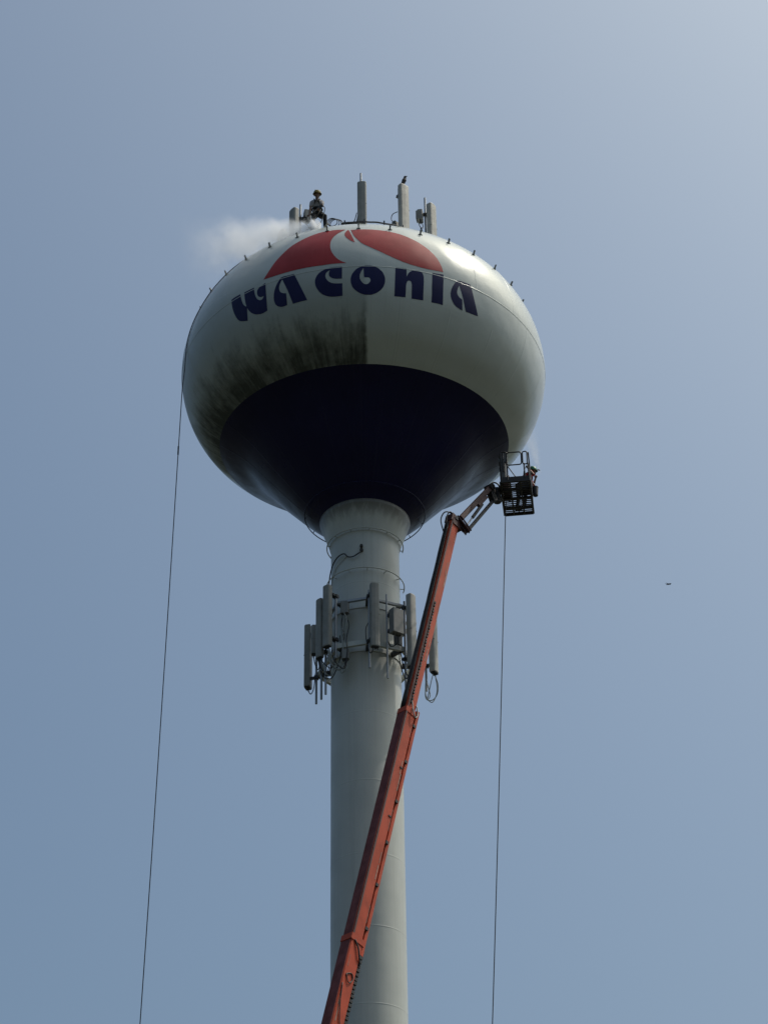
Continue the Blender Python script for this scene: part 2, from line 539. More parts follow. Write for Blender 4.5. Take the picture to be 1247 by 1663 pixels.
# lettering and emblem: paint films that follow the curved shell
OUTLINE = {
    'W': [(-42.85,46.14),(-41.57,46.16),(-39.1,46.15),(-38.96,46.02),(-38.69,45.87),(-38.23,45.71),(-37.67,45.63),(-37.16,45.6),(-37.35,45.72),(-37.48,45.89),(-37.54,46.13),(-35.6,46.13),(-33.81,46.13),(-33.77,45.98),(-33.56,45.82),(-33.11,45.69),(-32.35,45.6),(-31.5,45.58),(-30.84,45.62),(-30.55,45.68),(-31.09,45.67),(-31.93,45.69),(-32.6,45.76),(-32.89,45.87),(-32.68,45.98),(-31.65,46.07),(-29.64,46.12),(-29.69,45.59),(-30.03,45.17),(-31.98,45.14),(-34.13,45.19),(-35.61,45.29),(-36.53,45.42),(-37.04,45.55),(-37.27,45.34),(-37.68,45.14),(-39.58,45.2),(-40.96,45.28),(-41.85,45.46),(-42.51,45.7),(-42.82,45.94)],
    'A': [(-24.24,46.13),(-22.09,46.11),(-20.11,46.11),(-18.23,45.59),(-16.58,45.13),(-18.9,45.13),(-21.26,45.12),(-21.9,45.38),(-22.52,45.61),(-23.96,46.03),(-24.62,45.93),(-25.18,45.8),(-25.17,45.67),(-24.65,45.58),(-23.81,45.53),(-23.04,45.51),(-23.07,45.33),(-23.19,45.13),(-24.2,45.12),(-25.41,45.13),(-26.71,45.21),(-27.29,45.35),(-27.23,45.54),(-26.77,45.73),(-25.91,45.91),(-24.92,46.05)],
    'C': [(-5.41,46.09),(-8.13,46.1),(-10.27,46.07),(-12.08,45.98),(-13.31,45.84),(-13.83,45.66),(-13.51,45.47),(-12.42,45.28),(-11.03,45.17),(-9.23,45.11),(-7.41,45.1),(-5.58,45.11),(-5.46,45.5),(-7.56,45.51),(-9.16,45.56),(-10.19,45.68),(-10.58,45.81),(-10.3,45.91),(-9.68,45.97),(-9.03,45.99),(-9.44,45.91),(-9.4,45.8),(-8.75,45.72),(-7.51,45.67),(-5.55,45.66)],
    'O': [(7.31,45.6),(7.24,45.68),(7.04,45.75),(6.72,45.83),(6.3,45.9),(5.78,45.95),(5.17,46.01),(4.49,46.05),(3.75,46.08),(2.97,46.1),(2.18,46.1),(1.38,46.1),(0.6,46.07),(-0.14,46.04),(-0.82,46.0),(-1.43,45.95),(-1.96,45.88),(-2.39,45.82),(-2.71,45.74),(-2.91,45.67),(-2.98,45.59),(-2.94,45.51),(-2.76,45.44),(-2.47,45.36),(-2.06,45.3),(-1.54,45.25),(-0.92,45.2),(-0.23,45.16),(0.53,45.13),(1.33,45.11),(2.15,45.11),(2.97,45.11),(3.77,45.13),(4.53,45.16),(5.23,45.2),(5.84,45.25),(6.36,45.31),(6.78,45.37),(7.08,45.45),(7.25,45.52)],
    'Ohole': [(0.84,46.0),(0.12,45.87),(-0.31,45.74),(-0.23,45.61),(0.41,45.5),(1.38,45.43),(2.36,45.46),(2.98,45.56),(2.85,45.64),(2.2,45.68),(1.49,45.67),(1.04,45.68),(0.95,45.76),(0.93,45.91)],
    'N': [(10.35,46.09),(11.92,46.09),(13.66,46.09),(13.76,45.8),(14.4,45.96),(15.56,46.06),(16.9,46.1),(18.25,46.07),(18.87,45.97),(19.08,45.84),(19.13,45.45),(19.3,45.12),(15.64,45.11),(15.5,45.34),(15.45,45.55),(15.2,45.65),(14.63,45.68),(14.01,45.65),(13.67,45.54),(13.69,45.31),(13.68,45.12),(10.26,45.11),(10.25,45.59)],
    'I': [(21.68,46.12),(23.43,46.14),(25.29,46.17),(25.38,45.61),(25.82,45.13),(23.95,45.13),(22.06,45.12),(21.74,45.62)],
    'A2': [(30.37,46.14),(32.49,46.15),(34.66,46.16),(36.36,45.66),(38.54,45.21),(36.24,45.19),(33.98,45.18),(33.12,45.36),(32.12,45.62),(30.71,45.96),(30.29,45.84),(30.02,45.71),(30.34,45.61),(31.1,45.54),(32.11,45.51),(32.4,45.33),(32.67,45.17),(31.23,45.19),(29.78,45.24),(28.64,45.36),(27.95,45.52),(28.01,45.69),(28.56,45.87),(29.44,46.04)],
    'red_left': [(-30.35,46.28),(-28.59,46.55),(-26.83,46.87),(-24.74,47.15),(-22.41,47.46),(-19.57,47.68),(-16.29,47.87),(-13.28,47.99),(-9.76,48.03),(-7.19,48.02),(-4.83,47.98),(-7.0,47.77),(-8.47,47.54),(-9.15,47.28),(-9.17,47.02),(-8.69,46.76),(-7.42,46.49),(-5.99,46.32),(-4.06,46.21),(-7.77,46.23),(-11.33,46.22),(-16.06,46.24),(-22.1,46.25),(-27.24,46.26)],
    'red_leaf': [(-3.94,47.96),(-4.76,47.8),(-5.01,47.66),(-4.71,47.5),(-3.62,47.32),(-2.66,47.21),(-1.66,47.14),(-2.56,47.48),(-3.39,47.82)],
    'red_right': [(-3.11,47.93),(-2.08,47.52),(-0.63,47.24),(0.67,47.05),(3.92,46.82),(8.73,46.51),(13.58,46.29),(19.27,46.21),(25.23,46.26),(24.65,46.54),(23.15,46.88),(20.66,47.2),(17.5,47.48),(13.91,47.71),(9.5,47.87),(4.25,47.94),(0.56,47.95)],
}
def paint_film(name, outline, holes, mat, parent, off=0.006, smooth_curve=True):
    RR = 5.8
    loops = []
    for lp in [outline] + holes:
        pts = [Vector((R(a) * RR, z)) for a, z in lp]
        dense = []
        for i, p in enumerate(pts):
            q = pts[(i + 1) % len(pts)]
            m = max(1, int((q - p).length / 0.07))
            dense += [p.lerp(q, k / m) for k in range(m)]
        loops.append(dense)
    verts, edges, faces = [], [], []
    for d in loops:
        o = len(verts)
        verts += d
        faces.append([o + i for i in range(len(d))])
    xs = [p.x for p in loops[0]]
    ys = [p.y for p in loops[0]]
    def inside(p, lp):
        c = False
        for i in range(len(lp)):
            a, b = lp[i], lp[i - 1]
            if (a.y > p.y) != (b.y > p.y) and p.x < (b.x - a.x) * (p.y - a.y) / (b.y - a.y) + a.x:
                c = not c
        return c
    x = min(xs)
    while x < max(xs):
        y = min(ys)
        while y < max(ys):
            p = Vector((x + 0.003, y + 0.004))
            if inside(p, loops[0]) and not any(inside(p, h) for h in loops[1:]):
                verts.append(p)
            y += 0.1
        x += 0.1
    vo, eo, fo, _, _, _ = delaunay_2d_cdt(verts, [], faces, 0, 1e-5)
    tri = []
    for f in fo:
        c = sum((vo[i] for i in f), Vector((0, 0))) / len(f)
        if inside(c, loops[0]) and not any(inside(c, h) for h in loops[1:]):
            tri.append(tuple(f))
    g = G()
    vs3 = [on_tank(math.degrees(p.x / RR), p.y, off) for p in vo]
    good = []
    for f in tri:
        ar = (vo[f[1]] - vo[f[0]]).cross(vo[f[2]] - vo[f[0]])
        if abs(ar) < 1e-6:
            continue
        good.append(f if ar > 0 else f[::-1])
    g.add(vs3, good)
    o = g.build(name, mat, parent, False, recalc=False)
    # shade with the shell's own normals so that the paint reads as one film
    me = o.data
    me.shade_smooth()
    nrm = []
    for p in vo:
        n = tank_n(p.y)
        a = p.x / RR
        nrm.append((n.x * math.sin(a), -n.x * math.cos(a), n.y))
    me.normals_split_custom_set_from_vertices(nrm)
    return o

# each letter a part of its own; a small fillet of smoothing keeps the hand-painted curves round
def soften(lp):
    """cut only blunt corners (curve samples); keep the sharp ones"""
    out = []
    n = len(lp)
    for i in range(n):
        a, b, c = Vector(lp[i - 1]), Vector(lp[i]), Vector(lp[(i + 1) % n])
        k = math.radians(1) * 5.8
        u = Vector(((b.x - a.x) * k, b.y - a.y))
        v = Vector(((c.x - b.x) * k, c.y - b.y))
        ang = math.degrees(u.angle(v)) if u.length > 1e-6 and v.length > 1e-6 else 0
        if 4 < ang < 55:
            out += [tuple(a.lerp(b, 0.75)), tuple(b.lerp(c, 0.25))]
        else:
            out.append(lp[i])
    return out

lettering = [('W', 'W', []), ('A', 'A', []), ('C', 'C', []), ('O', 'O', ['Ohole']), ('N', 'N', []), ('I', 'I', []), ('A', 'A2', [])]
for ch, key, hs in lettering:
    o = paint_film('letter', soften(OUTLINE[key]), [soften(OUTLINE[h]) for h in hs], M['navy_letter'], tower)
    o['label'] = 'navy painted letter %s' % ch
for key, lab in (('red_left', 'large left wing of the red emblem'), ('red_leaf', 'small red leaf in the middle of the emblem'), ('red_right', 'long right wing of the red emblem')):
    o = paint_film('emblem', soften(OUTLINE[key]), [], M['red'], tower)
    o['label'] = lab

# ring of stub lugs round the shoulder of the tank
def lug_mesh():
    g = G()
    g.box((0, 0, 0.01), (0.12, 0.08, 0.02))
    g.box((0, 0, 0.08), (0.038, 0.05, 0.15))
    g.tube([(-0.025, 0, 0.145), (0.025, 0, 0.145)], 0.024, 8)
    return g
lug0 = None
for k in range(35):
    az = -0.6 + 360.0 / 35 * k
    p = on_tank(az, 48.03, -0.006)
    n = tank_n(48.03)
    d = Vector((n.x * math.sin(R(az)), -n.x * math.cos(R(az)), n.y)).lerp(Vector((0, 0, 1)), 0.55).normalized()
    if lug0 is None:
        lug0 = lug_mesh().build('lug', M['lug'], tower)
        o = lug0
    else:
        o = lug0.copy()
        col.objects.link(o)
        o.parent = tower
    o.location = p
    o.rotation_mode = 'QUATERNION'
    o.rotation_quaternion = d.to_track_quat('Z', 'Y') @ Matrix.Rotation(R(az), 4, 'Z').to_quaternion()

# rigging rails standing off the shaft and the belly
def ring_rail(r, z, a0, a1, stand, tr=0.017, step=30.0, mat='shaft'):
    n = int(abs(a1 - a0) / 4)
    pts = [around(a0 + (a1 - a0) * i / n, r, z) for i in range(n + 1)]
    rail = G().tube(pts, tr, 8).build('rigging_rail', M[mat], tower, True)
    a = a0 + 6
    while a < a1:
        q = around(a, r, z)
        G().tube([around(a, stand, z + (0.0 if r < 1.5 else 0.07)), q], 0.013, 6).build('standoff', M[mat], rail)
        a += step
    return rail
ring_rail(1.19, 39.62, -118, 102, 1.09)
ring_rail(1.20, 38.15, -122, 104, 1.05)
ring_rail(1.90, 40.86, -150, 150, tank_r(40.93) + 0.04, 0.016, 25.0, 'navy')

# roof ring rail carrying the cable runs, on posts
roof_r = 3.12
pts = [around(-12 + 2.0 * i, roof_r, 50.47 + 0.008 * math.sin(i * 1.3)) for i in range(28)]
rail = G().tube(pts, 0.028, 8).build('roof_cable_rail', M['dark_steel'], tower, True)
for i in (1, 7, 13, 19, 25):
    q = around(-12 + 2.0 * i, roof_r, 50.47)
    G().box((q.x, q.y, (roof_z(roof_r) + 50.55) / 2), (0.05, 0.05, 50.57 - roof_z(roof_r) + 0.02)).build('post', M['dark_steel'], rail)

# ---------------------------------------------------------------- antennas
def panel_shape(w, d, h, z0, y0=0.0):
    """radome: flat back, softly rounded front corners, chamfered top and bottom"""
    g = G()
    c = min(w, d) * 0.28
    def ring(s, z):
        x, yb, yf = w / 2 * s, d / 2 * s, -d / 2 * s
        cc = c * s
        return [Vector((px, py + y0, z)) for px, py in ((-x + cc, yf), (0, yf - 0.012 * s), (x - cc, yf), (x - cc * 0.35, yf + cc * 0.3), (x, yf + cc), (x, yb - 0.01), (x - 0.01, yb), (-x + 0.01, yb), (-x, yb - 0.01), (-x, yf + cc), (-x + cc * 0.35, yf + cc * 0.3))]
    zs = ((0.93, z0), (1.0, z0 + 0.025), (1.0, z0 + h - 0.025), (0.93, z0 + h))
    n = 11
    vs2 = [p for s, z in zs for p in ring(s, z)]
    fs2 = [(i * n + k, i * n + (k + 1) % n, (i + 1) * n + (k + 1) % n, (i + 1) * n + k) for i in range(3) for k in range(n)]
    fs2 += [tuple(range(n - 1, -1, -1)), tuple(range(3 * n, 4 * n))]
    return g.add(vs2, fs2)

def radio_box(parent, c, s, rot=None, name='radio_unit'):
    g = G()
    m = Matrix.Rotation(rot or 0.0, 3, 'Z')
    g.box(c, s, m, 0.02)
    o = g.build(name, M['radio'], parent)
    f = G()
    nf = 5
    for i in range(nf):
        x = (i - (nf - 1) / 2) * s[0] / nf
        f.box(Vector(c) + m @ Vector((x, s[1] / 2 + 0.022, 0)), (0.012, 0.05, s[2] * 0.86), m)
    f.build('cooling_fin', M['radio'], o)
    k = G()
    for i in (-1, 0, 1):
        p = Vector(c) + m @ Vector((i * s[0] * 0.28, 0, -s[2] / 2))
        k.tube([p + Vector((0, 0, 0.01)), p - Vector((0, 0, 0.07))], 0.02, 8)
    k.build('connector', M['plastic_dark'], o)
    return o

def antenna(name, label, group, xy, zb, az, panel, mast, radios=(), cables=(), mat='radome', mast_off=0.0):
    """panel=(w,d,h,z0) ; mast=(z0,z1); z measured from zb, local -Y points outward"""
    t = thing(name, label, 'antenna', (xy[0], xy[1], zb), R(az), group)
    w, d, h, z0 = panel
    p = panel_shape(w, d, h, z0, 0.0).build('panel', M[mat], t)
    k = G()
    k.box((0, 0, z0 - 0.012), (w * 0.84, d * 0.8, 0.03))
    for i in (-1, 0, 1):
        k.tube([(i * w * 0.26, 0, z0), (i * w * 0.26, 0, z0 - 0.09)], 0.018, 8)
    k.build('connector_plate', M['plastic_dark'], p)
    G().box((0, 0, z0 + h * 0.5), (w * 1.004, d * 0.985, 0.012)).build('radome_joint', M['radio'], p)
    ym = d / 2 + 0.17
    G().tube([(mast_off, ym, mast[0]), (mast_off, ym, mast[1])], 0.036, 12).build('mast', M['galv'], t, True, angle=40)
    for fz in (0.14, 0.86):
        g = G()
        zc = z0 + h * fz
        g.box((mast_off * 0.5, d / 2 + 0.055, zc), (0.09 + abs(mast_off), 0.13, 0.07))
        g.box((mast_off, ym, zc), (0.15, 0.11, 0.1))
        g.tube([(mast_off - 0.055, ym - 0.09, zc), (mast_off - 0.055, ym + 0.09, zc)], 0.01, 6)
        g.tube([(mast_off + 0.055, ym - 0.09, zc), (mast_off + 0.055, ym + 0.09, zc)], 0.01, 6)
        g.build('bracket', M['dark_steel'], t)
    for (c, s, rr) in radios:
        radio_box(t, c, s, rr)
    for pts, r, mt in cables:
        G().tube(smooth_path(pts), r, 6).build('jumper_cable', M[mt], t, True)
    return t

ROOF = 'panel antennas standing on the tank roof'
def roof_base(x, y):
    return roof_z(math.hypot(x, y)) - 0.02
# tall one facing the camera
x, y = 0.03, -3.0
zb = roof_base(x, y + 0.25)
antenna('panel_antenna', 'grey panel antenna on the roof above the small red leaf, facing forward', ROOF, (x, y), zb, -6,
        (0.30, 0.15, 52.33 - zb - 0.35, 0.35), (0.0, 52.98 - zb),
        radios=[((-0.12, 0.38, 0.75), (0.22, 0.14, 0.4), 0.3)],
        cables=[([(-0.1, 0.0, 0.3), (-0.16, 0.1, 0.1), (-0.25, 0.2, 0.4), (-0.2, 0.3, 1.0), (-0.12, 0.27, 1.5)], 0.014, 'cable'),
                ([(-0.2, 0.22, 1.2), (-0.3, 0.2, 0.8), (-0.55, 0.12, 0.52), (-0.8, 0.1, 0.5)], 0.015, 'cable'),
                ([(-0.16, 0.25, 1.0), (-0.26, 0.2, 0.7), (-0.5, 0.16, 0.68), (-0.75, 0.12, 0.50)], 0.015, 'cable'),
                ([(-0.15, 0.25, 0.8), (-0.3, 0.25, 0.58), (-0.5, 0.22, 0.56), (-0.7, 0.2, 0.48)], 0.015, 'cable_pale')], mast_off=-0.06)
# the one the bird sits on
x, y = 1.42, -2.68
zb = roof_base(x, y + 0.2)
antenna('panel_antenna', 'tall pale panel antenna on the roof with a dark bird on top', ROOF, (x, y), zb, 38,
        (0.36, 0.17, 52.45 - zb - 0.35, 0.35), (0.0, 52.5 - zb),
        radios=[((-0.03, 0.42, 0.9), (0.24, 0.16, 0.42), 0.1)],
        cables=[([(-0.1, 0.3, 0.95), (-0.2, 0.42, 1.15), (-0.17, 0.4, 1.4), (-0.05, 0.28, 1.5)], 0.014, 'cable'),
                ([(-0.06, 0.2, 0.3), (-0.12, 0.4, 0.35), (-0.1, 0.45, 0.6), (-0.03, 0.42, 0.75)], 0.014, 'cable')], mat='radome_light')
# right hand one with two radio units
x, y = 2.36, -1.9
zb = roof_base(x, y + 0.2)
antenna('panel_antenna', 'shorter panel antenna at the right end of the roof, two radio units behind it', ROOF, (x, y), zb, 52,
        (0.34, 0.19, 52.27 - zb - 0.3, 0.3), (0.0, 52.76 - zb),
        radios=[((-0.16, 0.36, 1.92), (0.26, 0.18, 0.42), 0.5), ((-0.16, 0.38, 0.86), (0.28, 0.2, 0.5), 0.3)],
        cables=[([(-0.18, 0.34, 1.7), (-0.24, 0.36, 1.5), (-0.1, 0.34, 1.3), (-0.18, 0.38, 1.1)], 0.015, 'cable'),
                ([(-0.09, 0.34, 1.7), (-0.02, 0.36, 1.5), (-0.18, 0.34, 1.35), (-0.06, 0.38, 1.1)], 0.015, 'cable'),
                ([(-0.02, 0.2, 0.28), (0.0, 0.4, 0.4), (-0.02, 0.45, 0.6)], 0.015, 'cable')], mat='radome_light')
# left hand one, half lost in the spray
x, y = -2.28, -1.9
zb = roof_base(x, y + 0.2)
antenna('panel_antenna', 'panel antenna with a thin mast rising out of the white spray on the roof', ROOF, (x, y), zb, -52,
        (0.34, 0.2, 52.15 - zb - 0.3, 0.3), (0.0, 52.54 - zb),
        radios=[((0.16, 0.42, 2.0), (0.26, 0.2, 0.42), -0.4), ((0.14, 0.46, 0.9), (0.26, 0.2, 0.42), -0.4)],
        cables=[([(0.1, 0.4, 1.78), (0.2, 0.45, 1.5), (0.1, 0.4, 1.3), (0.14, 0.46, 1.1)], 0.014, 'cable'),
                ([(0.2, 0.4, 1.78), (0.36, 0.42, 1.62), (0.3, 0.45, 1.95)], 0.014, 'cable')])
# low rounded dish-like drum at the far left of the roof
x, y = -2.66, -1.45
zb = roof_base(x, y) 
t = thing('drum_antenna', 'small round-faced antenna at the far left of the roof, in the spray', 'antenna', (x, y, zb), R(-48), ROOF)
ring = []
for i in range(7):
    ring.append((0.17 + 0.02 * math.sin(i / 6 * math.pi), 0))
g = G()
vs2, fs2 = [], []
ns = 20
for i, (yy, s) in enumerate(((-0.12, 0.75), (-0.09, 0.95), (0.05, 1.0), (0.12, 0.86))):
    for k in range(ns):
        a = 2 * math.pi * k / ns
        vs2.append((0.2 * s * math.cos(a), yy, 1.42 + 0.34 * s * math.sin(a)))
for i in range(3):
    for k in range(ns):
        fs2.append((i * ns + k, i * ns + (k + 1) % ns, (i + 1) * ns + (k + 1) % ns, (i + 1) * ns + k))
fs2 += [tuple(range(ns)), tuple(range(3 * ns, 4 * ns))]
g.add(vs2, fs2).build('radome', M['radome'], t, True, angle=40)
G().tube([(0, 0.2, 0), (0, 0.2, 1.6)], 0.036, 10).build('mast', M['galv'], t, True, angle=40)
G().box((0, 0.15, 1.42), (0.09, 0.1, 0.1)).build('bracket', M['dark_steel'], t)

# coil of cable lying by the roof rail, and the bundle to the antenna
t = thing('cable_coil', 'dark coil of cable standing up on the roof beside the crouching worker', 'cable', (-0.86, -3.0, roof_z(3.12)))
for j in range(4):
    pts = []
    for i in range(25):
        a = 2 * math.pi * i / 24
        rr = 0.20 + 0.018 * j
        pts.append((-0.02 + rr * 0.85 * math.cos(a) + 0.05 * (j - 1.5), 0.04 * (j - 1.5) + 0.03 * math.sin(a), 0.62 + rr * math.sin(a)))
    G().tube(pts[:-1], 0.013, 6, True).build('loop', M['cable'], t, True)
G().tube(smooth_path([(-0.12, 0.0, 0.44), (0.1, -0.02, 0.46), (0.35, -0.05, 0.52), (0.62, -0.02, 0.56), (0.82, 0.0, 0.62)]), 0.032, 8).build('bundle', M['cable'], t, True)
G().box((-0.1, 0.0, 0.21), (0.06, 0.06, 0.44)).build('post', M['dark_steel'], t)
G().box((0.45, 0.0, 0.26), (0.05, 0.05, 0.54)).build('post', M['dark_steel'], t)

# ---------------------------------------------------------------- antenna array clamped round the shaft
mt = thing('antenna_mount', 'steel ring frame of beams clamped round the shaft, carrying the antennas', 'mount', (0, 0, 35.0))
VZ = [3, 47, 88, 150, 210, 254, 326]
VR = 1.50
for zz, hh in ((0.32, 0.16), (1.84, 0.07)):
    for i in range(len(VZ)):
        a, b = around(VZ[i], VR, zz), around(VZ[(i + 1) % len(VZ)], VR, zz)
        d = b - a
        mm = Matrix.Rotation(math.atan2(d.y, d.x), 3, 'Z')
        G().box((a + b) / 2, (d.length + 0.05, 0.09, hh), mm).build('beam', M['shaft'] if hh > 0.1 else M['galv'], mt)
    for a in VZ:
        p, q = around(a, 1.045, zz), around(a, VR + 0.03, zz)
        d = q - p
        mm = Matrix.Rotation(math.atan2(d.y, d.x), 3, 'Z')
        G().box((p + q) / 2, (d.length, 0.10, hh * 0.9), mm).build('arm', M['dark_steel'], mt)
    G().lathe([(1.066, zz - 0.06), (1.085, zz - 0.06), (1.085, zz + 0.06), (1.066, zz + 0.06)], 96).build('collar_band', M['shaft'], mt, True, angle=40)

SH = 'panel antennas clamped round the shaft'
def shaft_antenna(label, az_pos, r, az_face, top, bot, w, d, mast, radios=(), cables=(), mat='radome', mast_off=0.0):
    p = around(az_pos, r, 0)
    zb = min(mast[0], bot) 
    return antenna('panel_antenna', label, SH, (p.x, p.y), zb, az_face, (w, d, top - bot, bot - zb), (mast[0] - zb, mast[1] - zb), radios, cables, mat, mast_off)
def azr(x, y):
    return math.degrees(math.atan2(x, -y)), math.hypot(x, y)
a, r = azr(0.29, -1.84)
shaft_antenna('panel antenna in front of the middle of the shaft, faint lines across it', a, r, 14, 37.13, 34.94, 0.27, 0.16, (34.35, 37.05),
              cables=[([(-0.05, 0, 0.5), (-0.12, 0.1, 0.42), (-0.2, 0.2, 0.8), (-0.22, 0.25, 1.3), (-0.12, 0.3, 1.6)], 0.014, 'cable')], mast_off=-0.11)
a, r = azr(-1.13, -1.42)
shaft_antenna('tallest-standing panel antenna of the left cluster, nearest the shaft edge', a, r, -36, 37.34, 35.22, 0.26, 0.17, (34.9, 37.1),
              radios=[((0.34, 0.42, 1.75), (0.24, 0.16, 0.4), 0.4), ((0.42, 0.34, 0.05), (0.22, 0.14, 0.3), 0.5)],
              cables=[([(0.05, 0.05, 0.25), (0.1, 0.1, -0.15), (0.26, 0.2, -0.3), (0.36, 0.3, 0.1), (0.3, 0.35, 0.9), (0.3, 0.4, 1.5)], 0.017, 'cable_pale'),
                      ([(0.02, 0.02, 0.25), (0.06, 0.15, -0.22), (0.2, 0.3, -0.42), (0.36, 0.36, -0.2), (0.3, 0.4, 0.5), (0.24, 0.36, 1.1)], 0.017, 'cable_pale'),
                      ([(0.4, 0.3, 1.5), (0.5, 0.3, 1.2), (0.46, 0.28, 0.9), (0.34, 0.3, 0.7)], 0.014, 'cable_pale'),
                      ([(-0.05, 0.02, 0.25), (-0.05, 0.2, -0.1), (0.1, 0.34, -0.28), (0.24, 0.36, 0.2), (0.2, 0.36, 0.8)], 0.016, 'cable'),
                      ([(0.42, 0.34, -0.15), (0.5, 0.3, -0.45), (0.3, 0.3, -0.55), (0.2, 0.36, -0.2)], 0.016, 'cable_pale'),
                      ([(0.36, 0.4, 1.45), (0.5, 0.42, 1.1), (0.44, 0.36, 0.6), (0.52, 0.3, 0.1), (0.4, 0.3, -0.35), (0.22, 0.34, -0.3)], 0.015, 'cable'),
                      ([(0.28, 0.4, 1.5), (0.2, 0.44, 1.2), (0.34, 0.4, 0.75), (0.22, 0.36, 0.35), (0.4, 0.3, 0.15)], 0.015, 'cable'),
                      ([(0.1, 0.1, 0.22), (0.18, 0.05, -0.05), (0.3, 0.1, -0.35), (0.46, 0.22, -0.5), (0.5, 0.34, -0.1)], 0.016, 'cable'),
                      ([(0.0, 0.05, 0.22), (0.1, 0.02, -0.25), (0.3, 0.16, -0.5), (0.42, 0.3, -0.3), (0.44, 0.34, -0.12)], 0.015, 'cable_pale')], mast_off=0.13)
a, r = azr(-1.36, -1.15)
shaft_antenna('second panel antenna of the left cluster, half hidden by its taller neighbour', a, r, -46, 37.03, 35.0, 0.25, 0.15, (33.85, 36.8),
              cables=[([(0, 0, 1.1), (0.02, 0.05, 0.8), (0.12, 0.2, 0.7), (0.2, 0.25, 1.1)], 0.015, 'cable'),
                      ([(-0.06, 0, 1.1), (-0.05, 0.1, 0.75), (0.08, 0.25, 0.62), (0.2, 0.3, 1.0)], 0.015, 'cable'),
                      ([(0.06, 0, 1.1), (0.14, 0.1, 0.6), (0.3, 0.25, 0.55), (0.32, 0.3, 1.0)], 0.015, 'cable_pale'),
                      ([(0.03, 0, 1.1), (0.2, 0.02, 0.85), (0.36, 0.15, 0.7), (0.4, 0.3, 1.1)], 0.016, 'cable'),
                      ([(-0.03, 0, 1.1), (0.1, 0.0, 0.5), (0.3, 0.2, 0.4), (0.45, 0.32, 0.8)], 0.016, 'cable')], mat='radome')
a, r = azr(-1.77, 0.43)
shaft_antenna('lowest and leftmost panel antenna on the shaft, seen edge-on', a, r, -104, 37.07, 34.9, 0.28, 0.20, (34.3, 36.7),
              cables=[([(0, 0, 0.55), (0.02, 0.1, 0.35), (0.1, 0.22, 0.5), (0.08, 0.26, 1.0)], 0.015, 'cable')], mat='radome')
a, r = azr(-1.58, -0.1)
shaft_antenna('short panel antenna squeezed between the two outer panels of the left cluster', a, r, -84, 36.75, 35.75, 0.2, 0.14, (34.2, 36.6),
              cables=[([(0, 0, 1.5), (0.0, 0.05, 1.2), (0.05, 0.15, 1.0), (0.08, 0.2, 1.4)], 0.016, 'cable')])
a, r = azr(1.38, -1.2)
shaft_antenna('panel antenna right of the shaft with a sunlit right face', a, r, 50, 37.11, 34.62, 0.28, 0.19, (33.95, 37.0),
              radios=[((-0.1, 0.42, 2.3), (0.2, 0.16, 0.4), 0.2), ((-0.1, 0.42, 1.7), (0.2, 0.16, 0.4), 0.2)],
              cables=[([(0, 0, 0.6), (0, 0.15, 0.4), (-0.06, 0.3, 0.8), (-0.1, 0.4, 1.5)], 0.016, 'cable'),
                      ([(-0.05, 0, 0.6), (-0.08, 0.2, 0.3), (-0.14, 0.36, 0.9), (-0.06, 0.42, 1.5)], 0.016, 'cable')], mat='radome_light')
a, r = azr(2.03, -0.6)
shaft_antenna('panel antenna showing to the right of the orange boom, cable loops below', a, r, 62, 36.95, 34.75, 0.28, 0.20, (34.2, 37.0),
              cables=[([(-0.06, 0, 0.5), (-0.12, 0.05, 0.2), (-0.1, 0.15, -0.15), (0.0, 0.25, -0.3), (0.08, 0.2, -0.1), (0.0, 0.27, 0.4)], 0.015, 'cable_pale'),
                      ([(0.02, 0, 0.5), (0.12, -0.05, 0.2), (0.16, 0.0, -0.1), (0.06, 0.12, -0.32), (-0.1, 0.25, -0.3), (-0.06, 0.27, 0.2)], 0.015, 'cable_pale'),
                      ([(0.06, 0, 0.5), (0.16, 0.0, 0.15), (0.2, 0.06, -0.12), (0.08, 0.15, -0.38), (-0.06, 0.26, -0.2), (-0.02, 0.28, 0.3)], 0.015, 'cable_pale')], mat='radome_light')
# radio unit box right of the middle panel
a, r = azr(0.88, -1.56)
p = around(a, r, 0)
t = thing('radio_unit', 'boxy grey radio unit between the middle and right antennas on the shaft', 'radio unit', (p.x, p.y, 34.1), R(34))
radio_box(t, (0.06, 0, 1.87), (0.38, 0.24, 0.82), 0.0, 'housing')
G().tube([(-0.12, 0.24, 0.0), (-0.12, 0.24, 2.9)], 0.03, 10).build('mast', M['galv'], t, True, angle=40)
for zz in (1.6, 2.15):
    G().box((-0.05, 0.17, zz), (0.16, 0.16, 0.08)).build('bracket', M['dark_steel'], t)
G().tube(smooth_path([(0.1, 0, 1.42), (0.12, 0.05, 1.2), (0.0, 0.2, 1.1), (-0.1, 0.24, 1.3)]), 0.015, 6).build('jumper_cable', M['cable'], t, True)

# coax leaving the shaft wall and drooping round to the left cluster
t = thing('coax_cable', 'dark cable sagging from an entry port on the shaft above the antennas', 'cable', (-0.1, -1.06, 39.0))
O0 = Vector((-0.1, -1.06, 39.0))
pts = [(-0.10, -1.05, 38.84), (-0.12, -1.11, 38.78), (-0.20, -1.15, 38.69), (-0.36, -1.09, 38.62), (-0.52, -1.02, 38.66), (-0.62, -0.97, 38.80), (-0.75, -0.86, 38.83), (-0.88, -0.72, 38.78), (-1.0, -0.52, 38.66), (-1.09, -0.28, 38.4), (-1.13, -0.1, 38.0), (-1.16, -0.05, 37.6), (-1.2, -0.3, 37.0)]
G().tube([Vector(p) - O0 for p in smooth_path(pts)], 0.02, 8).build('jacket', M['cable'], t, True)
G().tube([(0, 0.03, 0.0), (0, -0.08, 0.0)], 0.05, 10).build('entry_port', M['plastic_dark'], t)
